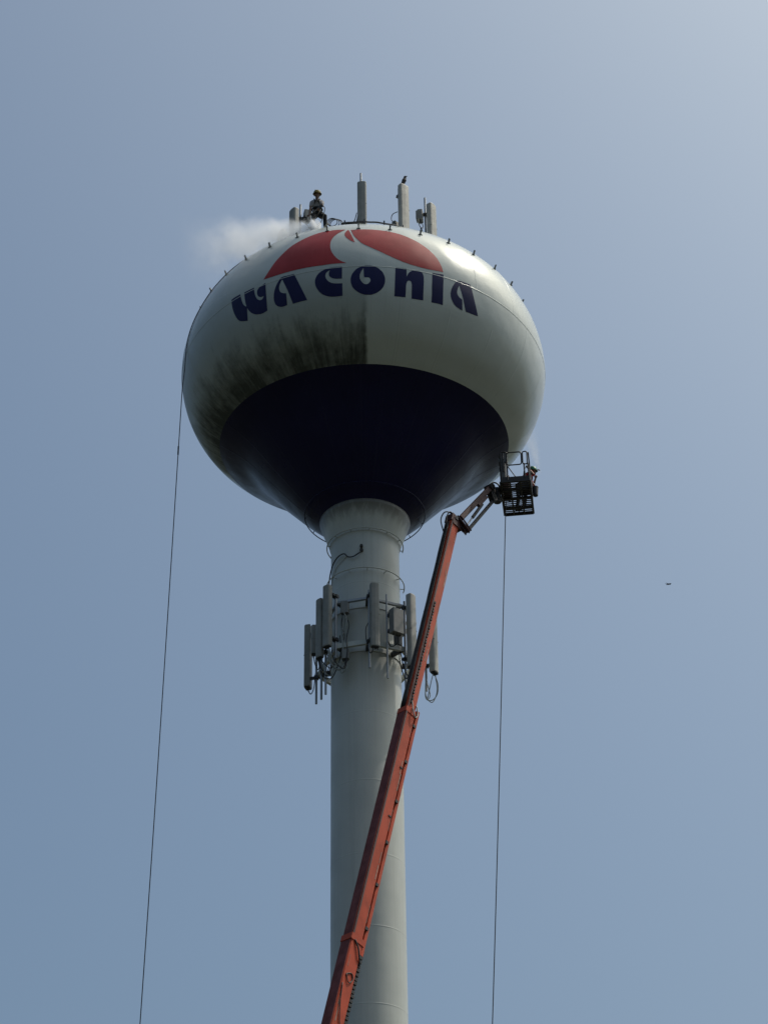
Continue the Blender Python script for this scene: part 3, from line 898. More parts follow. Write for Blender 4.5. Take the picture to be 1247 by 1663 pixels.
G().tube([(0, 0.03, -0.15), (0, -0.07, -0.15)], 0.055, 10).build('entry_port', M['plastic_dark'], t)
pts = [(-0.56, -0.93, 38.72), (-0.72, -0.82, 38.62), (-0.88, -0.64, 38.5), (-1.0, -0.42, 38.3), (-1.07, -0.2, 38.0)]
G().tube([Vector(p) - O0 for p in smooth_path(pts)], 0.012, 6).build('tie_wire', M['shaft'], t, True)
# ---------------------------------------------------------------- boom lift
BB, BT = Vector((-4.56, -10.0, 3.2)), Vector((2.7, -2.2, 39.14))
ax = (BT - BB).normalized()
LEN = (BT - BB).length
ns = Vector((0.732, -0.681, 0.0))
ns = (ns - ax * ns.dot(ax)).normalized()
nt_ = ax.cross(ns).normalized()
if nt_.y > 0:
    nt_ = -nt_
BM = Matrix((ns, nt_, ax)).transposed()          # local (side, top, along) -> world
LIFT = Vector((-4.9, -10.4, 0.0))
lift = thing('boom_lift', 'orange telescopic boom lift reaching up past the shaft to the tank', 'boom lift', LIFT)
def bl(s, t, u):
    """boom coordinates: side, top, metres below the tip -> lift local"""
    return BT + BM @ Vector((s, t, -u)) - LIFT
def beam_box(g, s, t, u0, u1, w, h):
    c = bl(s, t, (u0 + u1) / 2)
    return g.box(c, (w, h, u1 - u0), BM, min(w, h) * 0.10)
fly = beam_box(G(), 0, 0, 0.15, 13.0, 0.27, 0.34).build('fly_section', M['orange'], lift)
midb = beam_box(G(), 0, 0.01, 7.84, 22.0, 0.32, 0.39).build('mid_section', M['orange'], lift)
baseb = beam_box(G(), 0, 0.0, 15.6, LEN, 0.355, 0.43).build('base_section', M['orange'], lift)
# collars at the section mouths
for u, w, h, par in ((7.84, 0.345, 0.42, midb), (15.6, 0.38, 0.46, baseb)):
    g = G()
    for (s, t, ww, hh) in ((0, h / 2 - 0.01, w, 0.035), (0, -h / 2 + 0.01, w, 0.035), (w / 2 - 0.01, 0, 0.03, h), (-w / 2 + 0.01, 0, 0.03, h)):
        g.box(bl(s, t, u + 0.09), (ww, hh, 0.18), BM)
    g.build('mouth_collar', M['orange'], par)
# wear pads and worn edge strips along the fly and mid faces
for (par, w, h, u0, u1) in ((fly, 0.27, 0.34, 0.2, 7.8), (midb, 0.32, 0.41, 7.95, 15.6)):
    g = G()
    g.box(bl(w / 2 + 0.008, h / 2 - 0.035, (u0 + u1) / 2), (0.016, 0.05, u1 - u0), BM)
    g.build('edge_strip', M['maroon'], par)
for (par, w, t0, u0, u1) in ((fly, 0.27, -0.10, 0.4, 7.6), (midb, 0.32, -0.13, 8.2, 15.4), (baseb, 0.355, 0.12, 16.0, 22.0)):
    for k in range(7):
        a = u0 + (u1 - u0) * (k + 0.3 * math.sin(k * 2.1)) / 7
        G().box(bl(w / 2 + 0.003, t0 + 0.03 * math.sin(k * 1.7), a + 0.4), (0.006, 0.012 + 0.008 * (k % 3), 0.35 + 0.12 * (k % 4)), BM).build('scuff', M['worn'], par)
# added dark strips: shade painted onto the top of the mid and base sections
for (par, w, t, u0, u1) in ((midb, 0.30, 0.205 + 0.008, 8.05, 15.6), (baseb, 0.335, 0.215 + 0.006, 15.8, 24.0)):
    G().box(bl(-0.005, t, (u0 + u1) / 2), (w, 0.012, u1 - u0), BM).build('shade_strip', M['boom_shade'], par)
# black hydraulic hoses laid along the shaded side of the fly section
for k, (s, r_) in enumerate(((-0.08, 0.026), (-0.02, 0.022), (0.04, 0.022))):
    pts = [bl(s + 0.006 * math.sin(i * 1.7 + k), 0.17 + r_, 0.25 + i * 0.42) for i in range(19)]
    G().tube(pts, r_, 7).build('hydraulic_hose', M['cable'], fly, True)
# cable carrier tube down the right of the mid section
g = beam_box(G(), 0.06, -0.275, 7.7, 16.0, 0.16, 0.11)
track = g.build('carrier_tube', M['orange'], lift)
for u in (8.3, 9.6, 11.0, 12.4, 13.8, 15.2):
    G().box(bl(0.10, -0.215, u), (0.15, 0.10, 0.09), BM).build('clamp', M['black_paint'], track)
for u in (9.9, 11.6):
    G().box(bl(0.165, -0.10, u), (0.03, 0.10, 0.04), BM).build('clamp', M['black_paint'], track)
# energy chain: links on the fly face, and hanging below the carrier tube
def chain(par, s, t, u0, u1, w, h, step):
    first = None
    n = int((u1 - u0) / step)
    for i in range(n):
        p = bl(s + 0.008 * math.sin(i * 2.3), t + 0.006 * math.sin(i * 1.1), u0 + i * step)
        if first is None:
            first = G().box((0, 0, 0), (w, h, step * 0.62), BM).build('chain_link', M['black_paint'], par)
            o = first
        else:
            o = first.copy()
            col.objects.link(o)
            o.parent = par
        o.location = p
chain(fly, 0.15, 0.075, 3.7, 7.8, 0.05, 0.055, 0.115)
ch0 = beam_box(G(), 0.06, -0.27, 16.0, 24.0, 0.05, 0.05).build('chain_spine', M['black_paint'], lift)
chain(ch0, 0.06, -0.275, 16.05, 19.8, 0.16, 0.11, 0.13)
# loose hoses looping over the base section mouth and at the fly joint
G().tube(smooth_path([bl(0.19, 0.1, 15.75), bl(0.22, -0.05, 15.95), bl(0.21, -0.17, 16.2), bl(0.13, -0.28, 16.3)]), 0.022, 7).build('hose_loop', M['cable'], lift, True)
G().tube(smooth_path([bl(0.19, 0.12, 16.8), bl(0.205, 0.0, 17.0), bl(0.20, -0.12, 16.85), bl(0.19, -0.05, 16.7), bl(0.19, 0.12, 16.8)]), 0.014, 6).build('hose_loop', M['cable'], lift, True)
G().tube(smooth_path([bl(0.19, 0.17, 17.1), bl(0.205, 0.1, 17.7), bl(0.20, -0.04, 18.2), bl(0.19, -0.17, 18.3)]), 0.014, 6).build('hose_loop', M['cable'], lift, True)
G().tube(smooth_path([bl(0.15, 0.06, 7.55), bl(0.23, -0.02, 7.95), bl(0.25, -0.12, 8.1), bl(0.22, -0.2, 7.9), bl(0.15, -0.14, 7.6)]), 0.02, 7).build('hose_loop', M['cable_pale'], lift, True)
G().box(bl(0.0, -0.28, 15.9), (0.22, 0.16, 0.26), BM).build('chain_anchor', M['maroon'], lift)
# boom nose: knuckle plates, pins and a loose hose
g = G()
for s in (-0.15, 0.15):
    g.box(bl(s, -0.12, 0.12), (0.03, 0.5, 0.34), BM)
g.box(bl(0, 0.1, 0.05), (0.30, 0.2, 0.28), BM)
nose = g.build('boom_nose', M['maroon'], lift)
G().tube([bl(-0.19, 0.02, 0.02), bl(0.19, 0.02, 0.02)], 0.07, 12).build('pin', M['black_paint'], nose)
G().tube([bl(-0.19, -0.28, 0.18), bl(0.19, -0.28, 0.18)], 0.06, 12).build('pin', M['black_paint'], nose)
G().tube(smooth_path([bl(-0.1, 0.2, 0.6), bl(-0.14, 0.36, 0.22), bl(-0.08, 0.34, -0.1), bl(0.0, 0.16, -0.18), bl(0.05, 0.0, 0.0)]), 0.02, 6).build('hose_loop', M['cable'], nose, True)
G().tube(smooth_path([bl(0.02, 0.2, 0.5), bl(0.0, 0.28, 0.1), bl(0.04, 0.22, -0.16), bl(0.08, 0.04, -0.05)]), 0.02, 6).build('hose_loop', M['cable'], nose, True)

def W(x, y, z):
    return Vector((x, y, z)) - LIFT
def bar(g, p, q, w, h, ch=0.0):
    p, q = Vector(p), Vector(q)
    d = (q - p)
    m = d.to_track_quat('Z', 'X').to_matrix()
    return g.box((p + q) / 2, (w, h, d.length), m, ch)
# jib: main arm, parallel link, lift cylinder, end plates
J0, J1 = W(2.92, -2.2, 39.2), W(3.88, -1.62, 40.72)
L0, L1 = W(3.10, -2.15, 38.76), W(4.00, -1.5, 40.36)
jib = bar(G(), J0, J1, 0.17, 0.20, 0.02).build('jib_arm', M['maroon'], lift)
bar(G(), J0.lerp(J1, 0.5) + Vector((0.09, 0, -0.09)), J0.lerp(J1, 0.78) + Vector((0.09, 0, -0.09)), 0.10, 0.12).build('gusset', M['maroon'], jib)
bar(G(), L0, L1, 0.10, 0.11, 0.015).build('jib_link', M['black_paint'], lift)
g = G()
c0, c1 = L0.lerp(J0, 0.35) + Vector((0.06, 0, 0.05)), J0.lerp(J1, 0.62) + Vector((0.1, 0.02, -0.16))
g.tube([c0.lerp(c1, 0.38), c1], 0.05, 10)
cy = g.build('jib_cylinder', M['black_paint'], lift, True, angle=40)
G().tube([c0, c0.lerp(c1, 0.42)], 0.024, 8).build('piston_rod', M['galv'], cy, True, angle=40)
g = G()
for off in (-0.07, 0.07):
    o3 = Vector((off * 0.7, -off * 0.7, 0))
    bar(g, W(2.78, -2.2, 39.25) + o3, L0 + o3 + Vector((0.03, 0, -0.05)), 0.03, 0.15)
    bar(g, W(2.88, -2.2, 39.28) + o3, L0 + o3 + Vector((0.08, 0, 0.0)), 0.03, 0.05)
g.build('jib_knuckle', M['maroon'], lift)
g = G()
bar(g, J1 + Vector((-0.03, 0, 0.06)), L1 + Vector((0, 0, -0.06)), 0.16, 0.2)
g.tube([J1 + Vector((-0.1, 0.1, 0.02)), J1 + Vector((0.1, -0.1, 0.02))], 0.11, 12)
g.build('jib_head', M['black_paint'], lift)
# rotator between jib and platform
g = G()
bar(g, W(3.93, -1.55, 40.66), W(4.24, -1.2, 40.86), 0.10, 0.12)
bar(g, W(3.98, -1.5, 40.4), W(4.26, -1.15, 40.6), 0.12, 0.14)
g.tube([W(4.12, -1.32, 40.4), W(4.12, -1.32, 40.9)], 0.12, 14)
rot = g.build('platform_rotator', M['black_paint'], lift)
G().tube(smooth_path([W(3.9, -1.6, 40.8), W(4.0, -1.5, 41.02), W(4.16, -1.45, 40.98), W(4.25, -1.35, 40.75)]), 0.025, 7).build('hose_loop', M['cable'], rot, True)
G().tube(smooth_path([W(3.96, -1.6, 40.55), W(4.05, -1.5, 40.36), W(4.2, -1.42, 40.4), W(4.28, -1.3, 40.7)]), 0.022, 7).build('hose_loop', M['cable'], rot, True)

# the platform is slewed a little on its rotator
YAW = R(6.5)
def PW(x, y, z):
    dx, dy = x - 4.72, y + 1.0
    return W(4.76 + dx * math.cos(YAW) + dy * math.sin(YAW), -1.0 - dx * math.sin(YAW) + dy * math.cos(YAW), z)
PR_ = Matrix.Rotation(-YAW, 3, 'Z')
# platform: floor frame, grating bars, toe boards, guard rails, console
FX0, FX1, FY0, FY1, FZ = 4.27, 5.17, -1.9, -0.1, 40.78
g = G()
for (p, q) in (((FX0, FY0), (FX1, FY0)), ((FX1, FY0), (FX1, FY1)), ((FX1, FY1), (FX0, FY1)), ((FX0, FY1), (FX0, FY0))):
    bar(g, PW(p[0], p[1], FZ), PW(q[0], q[1], FZ), 0.06, 0.07)
for xx in (4.56, 4.88):
    bar(g, PW(xx, FY0, FZ), PW(xx, FY1, FZ), 0.07, 0.05)
for yy in (-1.45, -1.0, -0.5):
    bar(g, PW(FX0, yy, FZ - 0.005), PW(FX1, yy, FZ - 0.005), 0.06, 0.045)
plat = g.build('platform', M['black_paint'], lift)
plat['label'] = 'black work platform with grated floor and guard rails at the tank'
random.seed(11)
yy = FY0 + 0.07
while yy < FY1 - 0.04:
    wdt = 0.042 if random.random() < 0.6 else 0.06
    G().box(PW((FX0 + FX1) / 2, yy, FZ + 0.02), (FX1 - FX0 - 0.05, wdt, 0.02), PR_).build('grating_bar', M['black_paint'], plat)
    yy += 0.105
for (c, s) in (((4.72, FY0 - 0.0, FZ + 0.10), (0.9, 0.012, 0.16)), ((4.72, FY1, FZ + 0.06), (0.9, 0.012, 0.05)), ((FX0, -1.0, FZ + 0.10), (0.012, 1.8, 0.16)), ((FX1, -1.0, FZ + 0.10), (0.012, 1.8, 0.16))):
    G().box(PW(*c), s, PR_).build('toe_board', M['black_paint'], plat)
def rail(pts, r=0.021, closed=False, mat='black_paint', name='guard_rail'):
    return G().tube([PW(*p) for p in pts], r, 8, closed).build(name, M[mat], plat, True, angle=50)
def rounded(x0, x1, z0, z1, y, r=0.07):
    out = []
    for cx_, cz_, a0 in ((x1 - r, z1 - r, 0), (x0 + r, z1 - r, 90), (x0 + r, z0 + r, 180), (x1 - r, z0 + r, 270)):
        for k in range(5):
            a = R(a0 + 22.5 * k)
            out.append((cx_ + r * math.cos(a), y, cz_ + r * math.sin(a)))
    return out
RT = FZ + 1.10
rail(rounded(4.50, 4.95, FZ + 0.62, RT, FY0 - 0.01), 0.02, True)
rail(rounded(4.99, 5.13, FZ + 0.62, RT, FY0 - 0.01, 0.05), 0.02, True)
rail([(5.02, FY0, FZ + 0.66), (5.04, FY0, FZ)], 0.022)
rail([(5.14, FY0, FZ + 0.66), (FX1, FY0, FZ)], 0.024)
rail([(4.30, FY0, FZ), (4.30, FY0, RT), (4.33, FY0, RT + 0.03), (4.47, FY0, RT + 0.03), (4.50, FY0, RT), (4.50, FY0, FZ)], 0.024)
rail([(4.38, FY0, RT), (4.38, FY0, FZ + 0.4)], 0.024)
rail([(4.50, FY0, FZ + 0.62), (4.74, FY0 + 0.05, FZ + 0.2)], 0.016)
rail([(FX0, FY0, RT - 0.1), (FX0, FY1, RT - 0.02), (FX1, FY1, RT - 0.02), (FX1, FY0, RT - 0.05)], 0.022)
rail([(FX0, FY0, FZ + 0.55), (FX0, FY1, FZ + 0.55), (FX1, FY1, FZ + 0.55), (FX1, FY0, FZ + 0.58)], 0.02)
for p in ((FX0, FY1), (FX1, FY1), (FX0, -1.3), (FX0, -0.7), (FX1, -1.3), (FX1, -0.7), (4.72, FY1)):
    rail([(p[0], p[1], FZ), (p[0], p[1], RT - 0.05)], 0.02)
g = G()
g.box(PW(4.36, -1.74, FZ + 0.48), (0.20, 0.30, 0.62), PR_, 0.03)
g.box(PW(4.36, -1.80, FZ + 0.84), (0.24, 0.2, 0.14), PR_)
g.build('control_console', M['cover_grey'], plat)
G().box(PW(4.42, -1.2, FZ + 0.32), (0.22, 0.5, 0.5), PR_, 0.02).build('tool_box', M['maroon'], plat)
G().box(PW(4.98, -1.25, FZ + 0.17), (0.32, 0.42, 0.26), PR_, 0.02).build('tool_box', M['black_paint'], plat)

# chassis on the grass, turret, counterweight, wheels (below the picture)
g = G()
g.box((0, 0, 0.95), (2.2, 5.4, 0.5), None, 0.12)
for yy in (-2.0, 2.0):
    g.box((0, yy, 0.78), (3.0, 0.36, 0.3), None, 0.05)
g.build('chassis', M['cover_grey'], lift)
g = G()
g.tube([(0, 0, 1.18), (0, 0, 1.45)], 0.75, 32)
g.build('slew_ring', M['black_paint'], lift)
tm = Matrix.Rotation(math.atan2(ax.y, ax.x), 3, 'Z')
g = G()
g.box(tm @ Vector((-0.9, 0, 1.9)), (3.6, 0.9, 0.9), tm, 0.1)
for s in (-1, 1):
    g.box(tm @ Vector((-0.3, s * 0.38, 2.6)), (1.3, 0.09, 1.6), tm, 0.02)
tur = g.build('turret', M['orange'], lift)
G().tube([BB - LIFT - ns * 0.45, BB - LIFT + ns * 0.45], 0.1, 14).build('pivot_pin', M['galv'], tur, True, angle=40)
for s in (-1, 1):
    G().box(tm @ Vector((-0.8, s * 0.85, 1.85)), (2.6, 0.75, 0.85), tm, 0.12).build('engine_cover', M['orange'], tur)
G().box(tm @ Vector((-2.95, 0, 1.75)), (0.7, 2.3, 0.95), tm, 0.15).build('counterweight', M['cover_grey'], tur)
G().tube([tm @ Vector((0.9, 0, 1.9)), BB - LIFT + ax * 4.2], 0.14, 14).build('lift_cylinder', M['black_paint'], tur, True, angle=40)
for sx in (-1, 1):
    for yy in (-2.0, 2.0):
        w0 = Vector((sx * 1.45, yy, 0.62))
        prof = [(0.28, -0.2), (0.54, -0.21), (0.61, -0.15), (0.62, 0.0), (0.61, 0.15), (0.54, 0.21), (0.28, 0.2)]
        vs2, fs2 = [], []
        nseg = 32
        for r_, xo in prof:
            for k in range(nseg):
                a = 2 * math.pi * k / nseg
                vs2.append(w0 + Vector((xo, r_ * math.cos(a), r_ * math.sin(a))))
        for i in range(len(prof)):
            j = (i + 1) % len(prof)
            for k in range(nseg):
                fs2.append((i * nseg + k, i * nseg + (k + 1) % nseg, j * nseg + (k + 1) % nseg, j * nseg + k))
        wheel = G().add(vs2, fs2).build('wheel', M['rubber'], lift, True, angle=40)
        G().tube([w0 + Vector((-0.15, 0, 0)), w0 + Vector((0.15, 0, 0))], 0.29, 24).build('rim', M['rim'], wheel)

# ---------------------------------------------------------------- hoses to the ground
t = thing('pressure_hose', 'thin dark hose draped over the tank and hanging down at the left', 'hose', (-6.51, -1.9, 0))
o0 = Vector((-6.51, -1.9, 0))
pts = [on_tank(-22, 49.25, 0.03), on_tank(-33, 49.0, 0.03), on_tank(-43, 48.7, 0.02), on_tank(-51, 48.35, 0.02), on_tank(-57, 47.9, 0.02), on_tank(-62, 47.5, 0.02), on_tank(-67, 47.05, 0.02), on_tank(-70.3, 46.6, 0.02), on_tank(-71.5, 46.2, 0.025)]
path = smooth_path(pts)
end_a, end_b = Vector((-5.745, -1.9, 44.6)), Vector((-6.51, -1.9, 0.0))
lead = path[-1]
path += [lead.lerp(end_a, 0.5) + Vector((0.02, 0, 0)), end_a]
for i in range(1, 31):
    k = i / 30
    path.append(end_a.lerp(end_b, k) + Vector((0.10 * math.sin(math.pi * k), 0, 0)))
G().tube([p - o0 for p in path], 0.0145, 7).build('hose', M['hose'], t, True)
cpt = end_a.lerp(end_b, 0.055) + Vector((0.015, 0, 0)) - o0
G().tube([cpt + Vector((0, 0, 0.16)), cpt - Vector((0, 0, 0.16))], 0.024, 8).build('coupling', M['hose'], t)
t = thing('pressure_hose', 'thin dark hose hanging from the lift platform down at the right', 'hose', (1.48, -1.5, 0))
o0 = Vector((1.48, -1.5, 0))
top, bot = Vector((4.40, -0.8, FZ)), Vector((1.48, -1.5, 0.0))
path = [Vector((4.55, -0.75, FZ + 0.06)), Vector((4.44, -0.78, FZ + 0.05)), top - Vector((0, 0, 0.2))]
for i in range(1, 31):
    k = i / 30
    path.append((top - Vector((0, 0, 0.2))).lerp(bot, k) + Vector((0.12 * math.sin(math.pi * k), 0, 0)))
G().tube([p - o0 for p in path], 0.0145, 7).build('hose', M['hose'], t, True)

# ---------------------------------------------------------------- people
def capsule(g, p0, p1, r0, r1, seg=12):
    p0, p1 = Vector(p0), Vector(p1)
    d = p1 - p0
    L_ = max(d.length, 1e-4)
    u = d / L_ if d.length > 1e-4 else Vector((0, 0, 1))
    pts, rad = [], []
    for k in range(5):
        a = math.pi / 2 * k / 4
        pts.append(p0 - u * r0 * math.cos(a))
        rad.append(max(r0 * math.sin(a), 0.0008))
    for k in range(5):
        a = math.pi / 2 * k / 4
        pts.append(p1 + u * r1 * math.sin(a))
        rad.append(max(r1 * math.cos(a), 0.0008))
    if d.length < 1e-3:
        pts = [p for i, p in enumerate(pts) if i != 5]
        rad = [p for i, p in enumerate(rad) if i != 5]
    g.tube(pts, rad, seg)

def seg_dist(p, a, b):
    ab = b - a
    t_ = 0 if ab.length < 1e-6 else max(0, min(1, (p - a).dot(ab) / ab.length_squared))
    return (p - (a + ab * t_)).length, t_

def body_mesh(name, caps, mats, parent, voxel=0.009):
    """one continuous skin: union of tapered limbs remeshed, then coloured by the nearest limb"""
    g = G()
    for c in caps:
        capsule(g, c[0], c[1], c[2], c[3])
    o = g.build(name + '_tmp', mats[0])
    md = o.modifiers.new('remesh', 'REMESH')
    md.mode = 'VOXEL'
    md.voxel_size = voxel
    sm = o.modifiers.new('smooth', 'SMOOTH')
    sm.factor = 0.5
    sm.iterations = 2
    dg = bpy.context.evaluated_depsgraph_get()
    me = bpy.data.meshes.new_from_object(o.evaluated_get(dg))
    bpy.data.objects.remove(o)
    me.name = name
    me.materials.clear()
    for m in mats:
        me.materials.append(m)
    A = np.array([list(c[0]) for c in caps], float)
    B = np.array([list(c[1]) for c in caps], float)
    r0 = np.array([c[2] for c in caps]); r1 = np.array([c[3] for c in caps])
    mi = np.array([c[4] for c in caps])
    n = len(me.polygons)
    ctr = np.empty(n * 3)
    me.polygons.foreach_get('center', ctr)
    ctr = ctr.reshape(-1, 1, 3)
    ab = B - A
    den = np.maximum((ab ** 2).sum(-1), 1e-9)
    t_ = np.clip(((ctr - A) * ab).sum(-1) / den, 0, 1)
    dist = np.sqrt((((A + ab * t_[..., None]) - ctr) ** 2).sum(-1)) - (r0 + (r1 - r0) * t_)
    me.polygons.foreach_set('material_index', mi[dist.argmin(1)].astype(np.int32))
    me.shade_smooth()
    ob = bpy.data.objects.new(name, me)
    col.objects.link(ob)
    ob.parent = parent
    return ob

def hand_caps(wrist, direction, palm_n, thumb_side, mi, curl=0.9):
    """palm, four curled fingers of unequal length and a thumb leaving the side of the palm"""
    w, d = Vector(wrist), Vector(direction).normalized()
    n = Vector(palm_n)
    n = (n - d * n.dot(d)).normalized()
    s = d.cross(n).normalized() * thumb_side
    out = [(w, w + d * 0.075, 0.026, 0.034, mi), (w + d * 0.03 + s * 0.022, w + d * 0.085 + s * 0.026, 0.019, 0.017, mi), (w + d * 0.03 - s * 0.02, w + d * 0.08 - s * 0.028, 0.019, 0.016, mi)]
    for i, ln in enumerate((0.072, 0.08, 0.074, 0.058)):
        b = w + d * (0.09 - 0.004 * abs(i - 1)) + s * (0.030 - 0.0205 * i)
        c1, c2 = curl, curl * 1.9
        k1 = b + (d * math.cos(c1 * 0.5) + n * math.sin(c1 * 0.5)) * ln * 0.45
        k2 = k1 + (d * math.cos(c1) + n * math.sin(c1)) * ln * 0.32
        k3 = k2 + (d * math.cos(c2) + n * math.sin(c2)) * ln * 0.28
        out += [(b, k1, 0.0098, 0.009, mi), (k1, k2, 0.009, 0.0085, mi), (k2, k3, 0.0085, 0.0075, mi)]
    tb = w + d * 0.025 + s * 0.03
    t1 = tb + (d * 0.6 + s * 0.7 + n * 0.3).normalized() * 0.042
    t2 = t1 + (d * 0.7 + s * 0.1 + n * 0.8).normalized() * 0.034
    out += [(tb, t1, 0.013, 0.011, mi), (t1, t2, 0.0105, 0.009, mi)]
    return out

def head_caps(c, face, mi, mi_hair):
    """skull, jaw, nose, ears, brow; c is the head centre, face the horizontal look direction"""
    c, f = Vector(c), Vector(face).normalized()
    s = f.cross(Vector((0, 0, 1))).normalized()
    u = s.cross(f)
    out = [(c + u * 0.03 - f * 0.02, c + u * 0.03 + f * 0.02, 0.088, 0.082, mi), (c - u * 0.03 + f * 0.03, c - u * 0.075 + f * 0.055, 0.062, 0.036, mi),
           (c + f * 0.092 + u * 0.005, c + f * 0.115 - u * 0.025, 0.010, 0.015, mi), (c + f * 0.093 - u * 0.053 - s * 0.018, c + f * 0.093 - u * 0.053 + s * 0.018, 0.008, 0.008, mi),
           (c - s * 0.03 + f * 0.086 + u * 0.028, c + s * 0.03 + f * 0.086 + u * 0.028, 0.012, 0.012, mi)]
    for k in (-1, 1):
        out.append((c + s * k * 0.083 + u * 0.012, c + s * k * 0.083 - u * 0.02, 0.014, 0.011, mi))
    out.append((c - f * 0.045 - u * 0.01, c - f * 0.035 - u * 0.05, 0.062, 0.05, mi_hair))
    return out, s, u

def helmet(parent, c, face, tilt, mat):
    c, f = Vector(c), Vector(face).normalized()
    g = G()
    prof = [(0.001, 0.128), (0.05, 0.122), (0.09, 0.098), (0.114, 0.058), (0.122, 0.01), (0.122, -0.012), (0.131, -0.018), (0.131, -0.025), (0.116, -0.02)]
    g.lathe(prof, 28)
    # brim longer at the front, a ridge on top
    yaw = math.atan2(f.x, -f.y)
    rz = Matrix.Rotation(yaw, 3, 'Z')
    g.v = [tuple((p[0], p[1] * 1.12 - (0.035 if p[1] < -0.1 and p[2] < 0 else 0), p[2])) for p in g.v]
    g.box((0, 0.0, 0.118), (0.03, 0.17, 0.025), None, 0.008)
    rx = Matrix.Rotation(tilt, 3, 'X')
    g.v = [tuple(rz @ (rx @ Vector(p)) + c) for p in g.v]
    return g.build('hard_hat', mat, parent, True, angle=35)

def eyes(parent, c, f, s, u):
    for k in (-1, 1):
        g = G()
        capsule(g, c + f * 0.082 + s * k * 0.031 + u * 0.012, c + f * 0.084 + s * k * 0.031 + u * 0.012, 0.011, 0.010, 10)
        g.build('eye', M['eye'], parent, True)

# worker on the roof: braced on the slope, lance in both hands, looking down to the left
base = Vector((-1.35, -4.25, roof_z(math.hypot(1.35, 4.25)) - 0.0))
def gz(x, y):
    return roof_z(math.hypot(base.x + x, base.y + y)) - base.z
t = thing('person', 'worker in yellow hard hat, grey shirt, dark trousers and harness washing the tank roof', 'person', base)
SK, TE, TR, BO, HA = 0, 1, 2, 3, 4
fr, fl_ = Vector((0.20, 0.02, gz(0.20, 0.02))), Vector((-0.20, -0.06, gz(-0.20, -0.06)))
hipR, hipL = Vector((0.03, 0.19, 0.78)), Vector((-0.13, 0.15, 0.77))
knR, knL = fr + Vector((0.0, -0.06, 0.47)), fl_ + Vector((0.02, -0.07, 0.46))
face = Vector((-0.62, -0.72, -0.25)).normalized()
hc = Vector((-0.06, -0.03, 1.47))
caps = []
for hip, kn_, ft, fd in ((hipR, knR, fr, Vector((0.35, -0.8, 0))), (hipL, knL, fl_, Vector((-0.6, -0.7, 0)))):
    an = ft + Vector((0, 0, 0.10))
    fd = fd.normalized()
    caps += [(hip, hip.lerp(kn_, 0.5), 0.098, 0.085, TR), (hip.lerp(kn_, 0.5), kn_, 0.085, 0.068, TR), (kn_, kn_.lerp(an, 0.4), 0.067, 0.066, TR), (kn_.lerp(an, 0.4), an, 0.066, 0.056, TR),
             (an - Vector((0, 0, 0.015)), ft - fd * 0.03 + Vector((0, 0, 0.045)), 0.05, 0.048, BO), (ft - fd * 0.04 + Vector((0, 0, 0.04)), ft + fd * 0.14 + Vector((0, 0, 0.032)), 0.042, 0.034, BO)]
pel = Vector((-0.05, 0.17, 0.82)); wai = Vector((-0.06, 0.12, 0.97)); che = Vector((-0.065, 0.04, 1.15)); nk = Vector((-0.06, 0.0, 1.29))
caps += [(pel + Vector((-0.07, 0, 0)), pel + Vector((0.07, 0, 0)), 0.115, 0.115, TR), (pel + Vector((0, 0, 0.03)), wai, 0.135, 0.125, TR),
         (wai + Vector((-0.03, 0, 0.03)), che + Vector((-0.06, 0, 0)), 0.115, 0.125, TE), (wai + Vector((0.03, 0, 0.03)), che + Vector((0.06, 0, 0)), 0.115, 0.125, TE),
         (che + Vector((-0.12, 0, 0.06)), che + Vector((0.12, 0, 0.06)), 0.085, 0.085, TE), (che + Vector((0, 0, 0.08)), nk, 0.075, 0.06, TE), (nk - Vector((0, 0, 0.03)), hc - Vector((0, 0, 0.05)), 0.056, 0.055, SK)]
shL, elL, haL = Vector((-0.235, 0.03, 1.19)), Vector((-0.275, 0.01, 0.90)), Vector((-0.30, -0.06, 0.61))
shR, elR, haR = Vector((0.105, 0.03, 1.19)), Vector((0.10, -0.10, 0.92)), Vector((0.02, -0.24, 0.70))
for sh, el, ha in ((shL, elL, haL), (shR, elR, haR)):
    m_ = sh.lerp(el, 0.55)
    caps += [(sh, m_, 0.066, 0.062, TE), (m_, el, 0.047, 0.042, SK), (el, el.lerp(ha, 0.4), 0.043, 0.042, SK), (el.lerp(ha, 0.4), ha, 0.041, 0.028, SK)]
lance_a, lance_b = Vector((0.10, -0.33, 0.70)), Vector((-0.50, 0.02, 0.44))
ld = (lance_b - lance_a).normalized()
caps += hand_caps(haL, (haL - elL) + Vector((-0.05, 0.04, -0.1)), Vector((-0.4, -0.5, -0.3)), 1, SK, 1.1)
caps += hand_caps(haR, (haR - elR) + Vector((0, -0.02, -0.05)), Vector((-0.3, 0.2, -0.9)), -1, SK, 1.1)
hcaps, hs_, hu_ = head_caps(hc, face, SK, HA)
caps += hcaps
body = body_mesh('body', caps, [M['skin'], M['tee'], M['trousers'], M['boot'], M['hair']], t)
helmet(t, hc + Vector((0.01, 0.0, 0.045)), Vector((face.x, face.y, 0)), 0.25, M['helmet_yellow'])
eyes(body, hc, face, hs_, hu_)
g = G()
for s in (-1, 1):
    g.tube(smooth_path([pel + Vector((s * 0.10, -0.10, 0.10)), wai + Vector((s * 0.08, -0.135, 0.08)), che + Vector((s * 0.06, -0.135, 0.0)), che + Vector((s * 0.09, -0.06, 0.15)), che + Vector((s * 0.07, 0.09, 0.13)), wai + Vector((s * 0.03, 0.14, 0.1)), pel + Vector((s * 0.08, 0.11, 0.08))]), 0.020, 6)
ringp = [wai + Vector((0.165 * math.cos(a), 0.145 * math.sin(a), -0.02)) for a in [2 * math.pi * k / 20 for k in range(20)]]
g.tube(ringp, 0.026, 6, True)
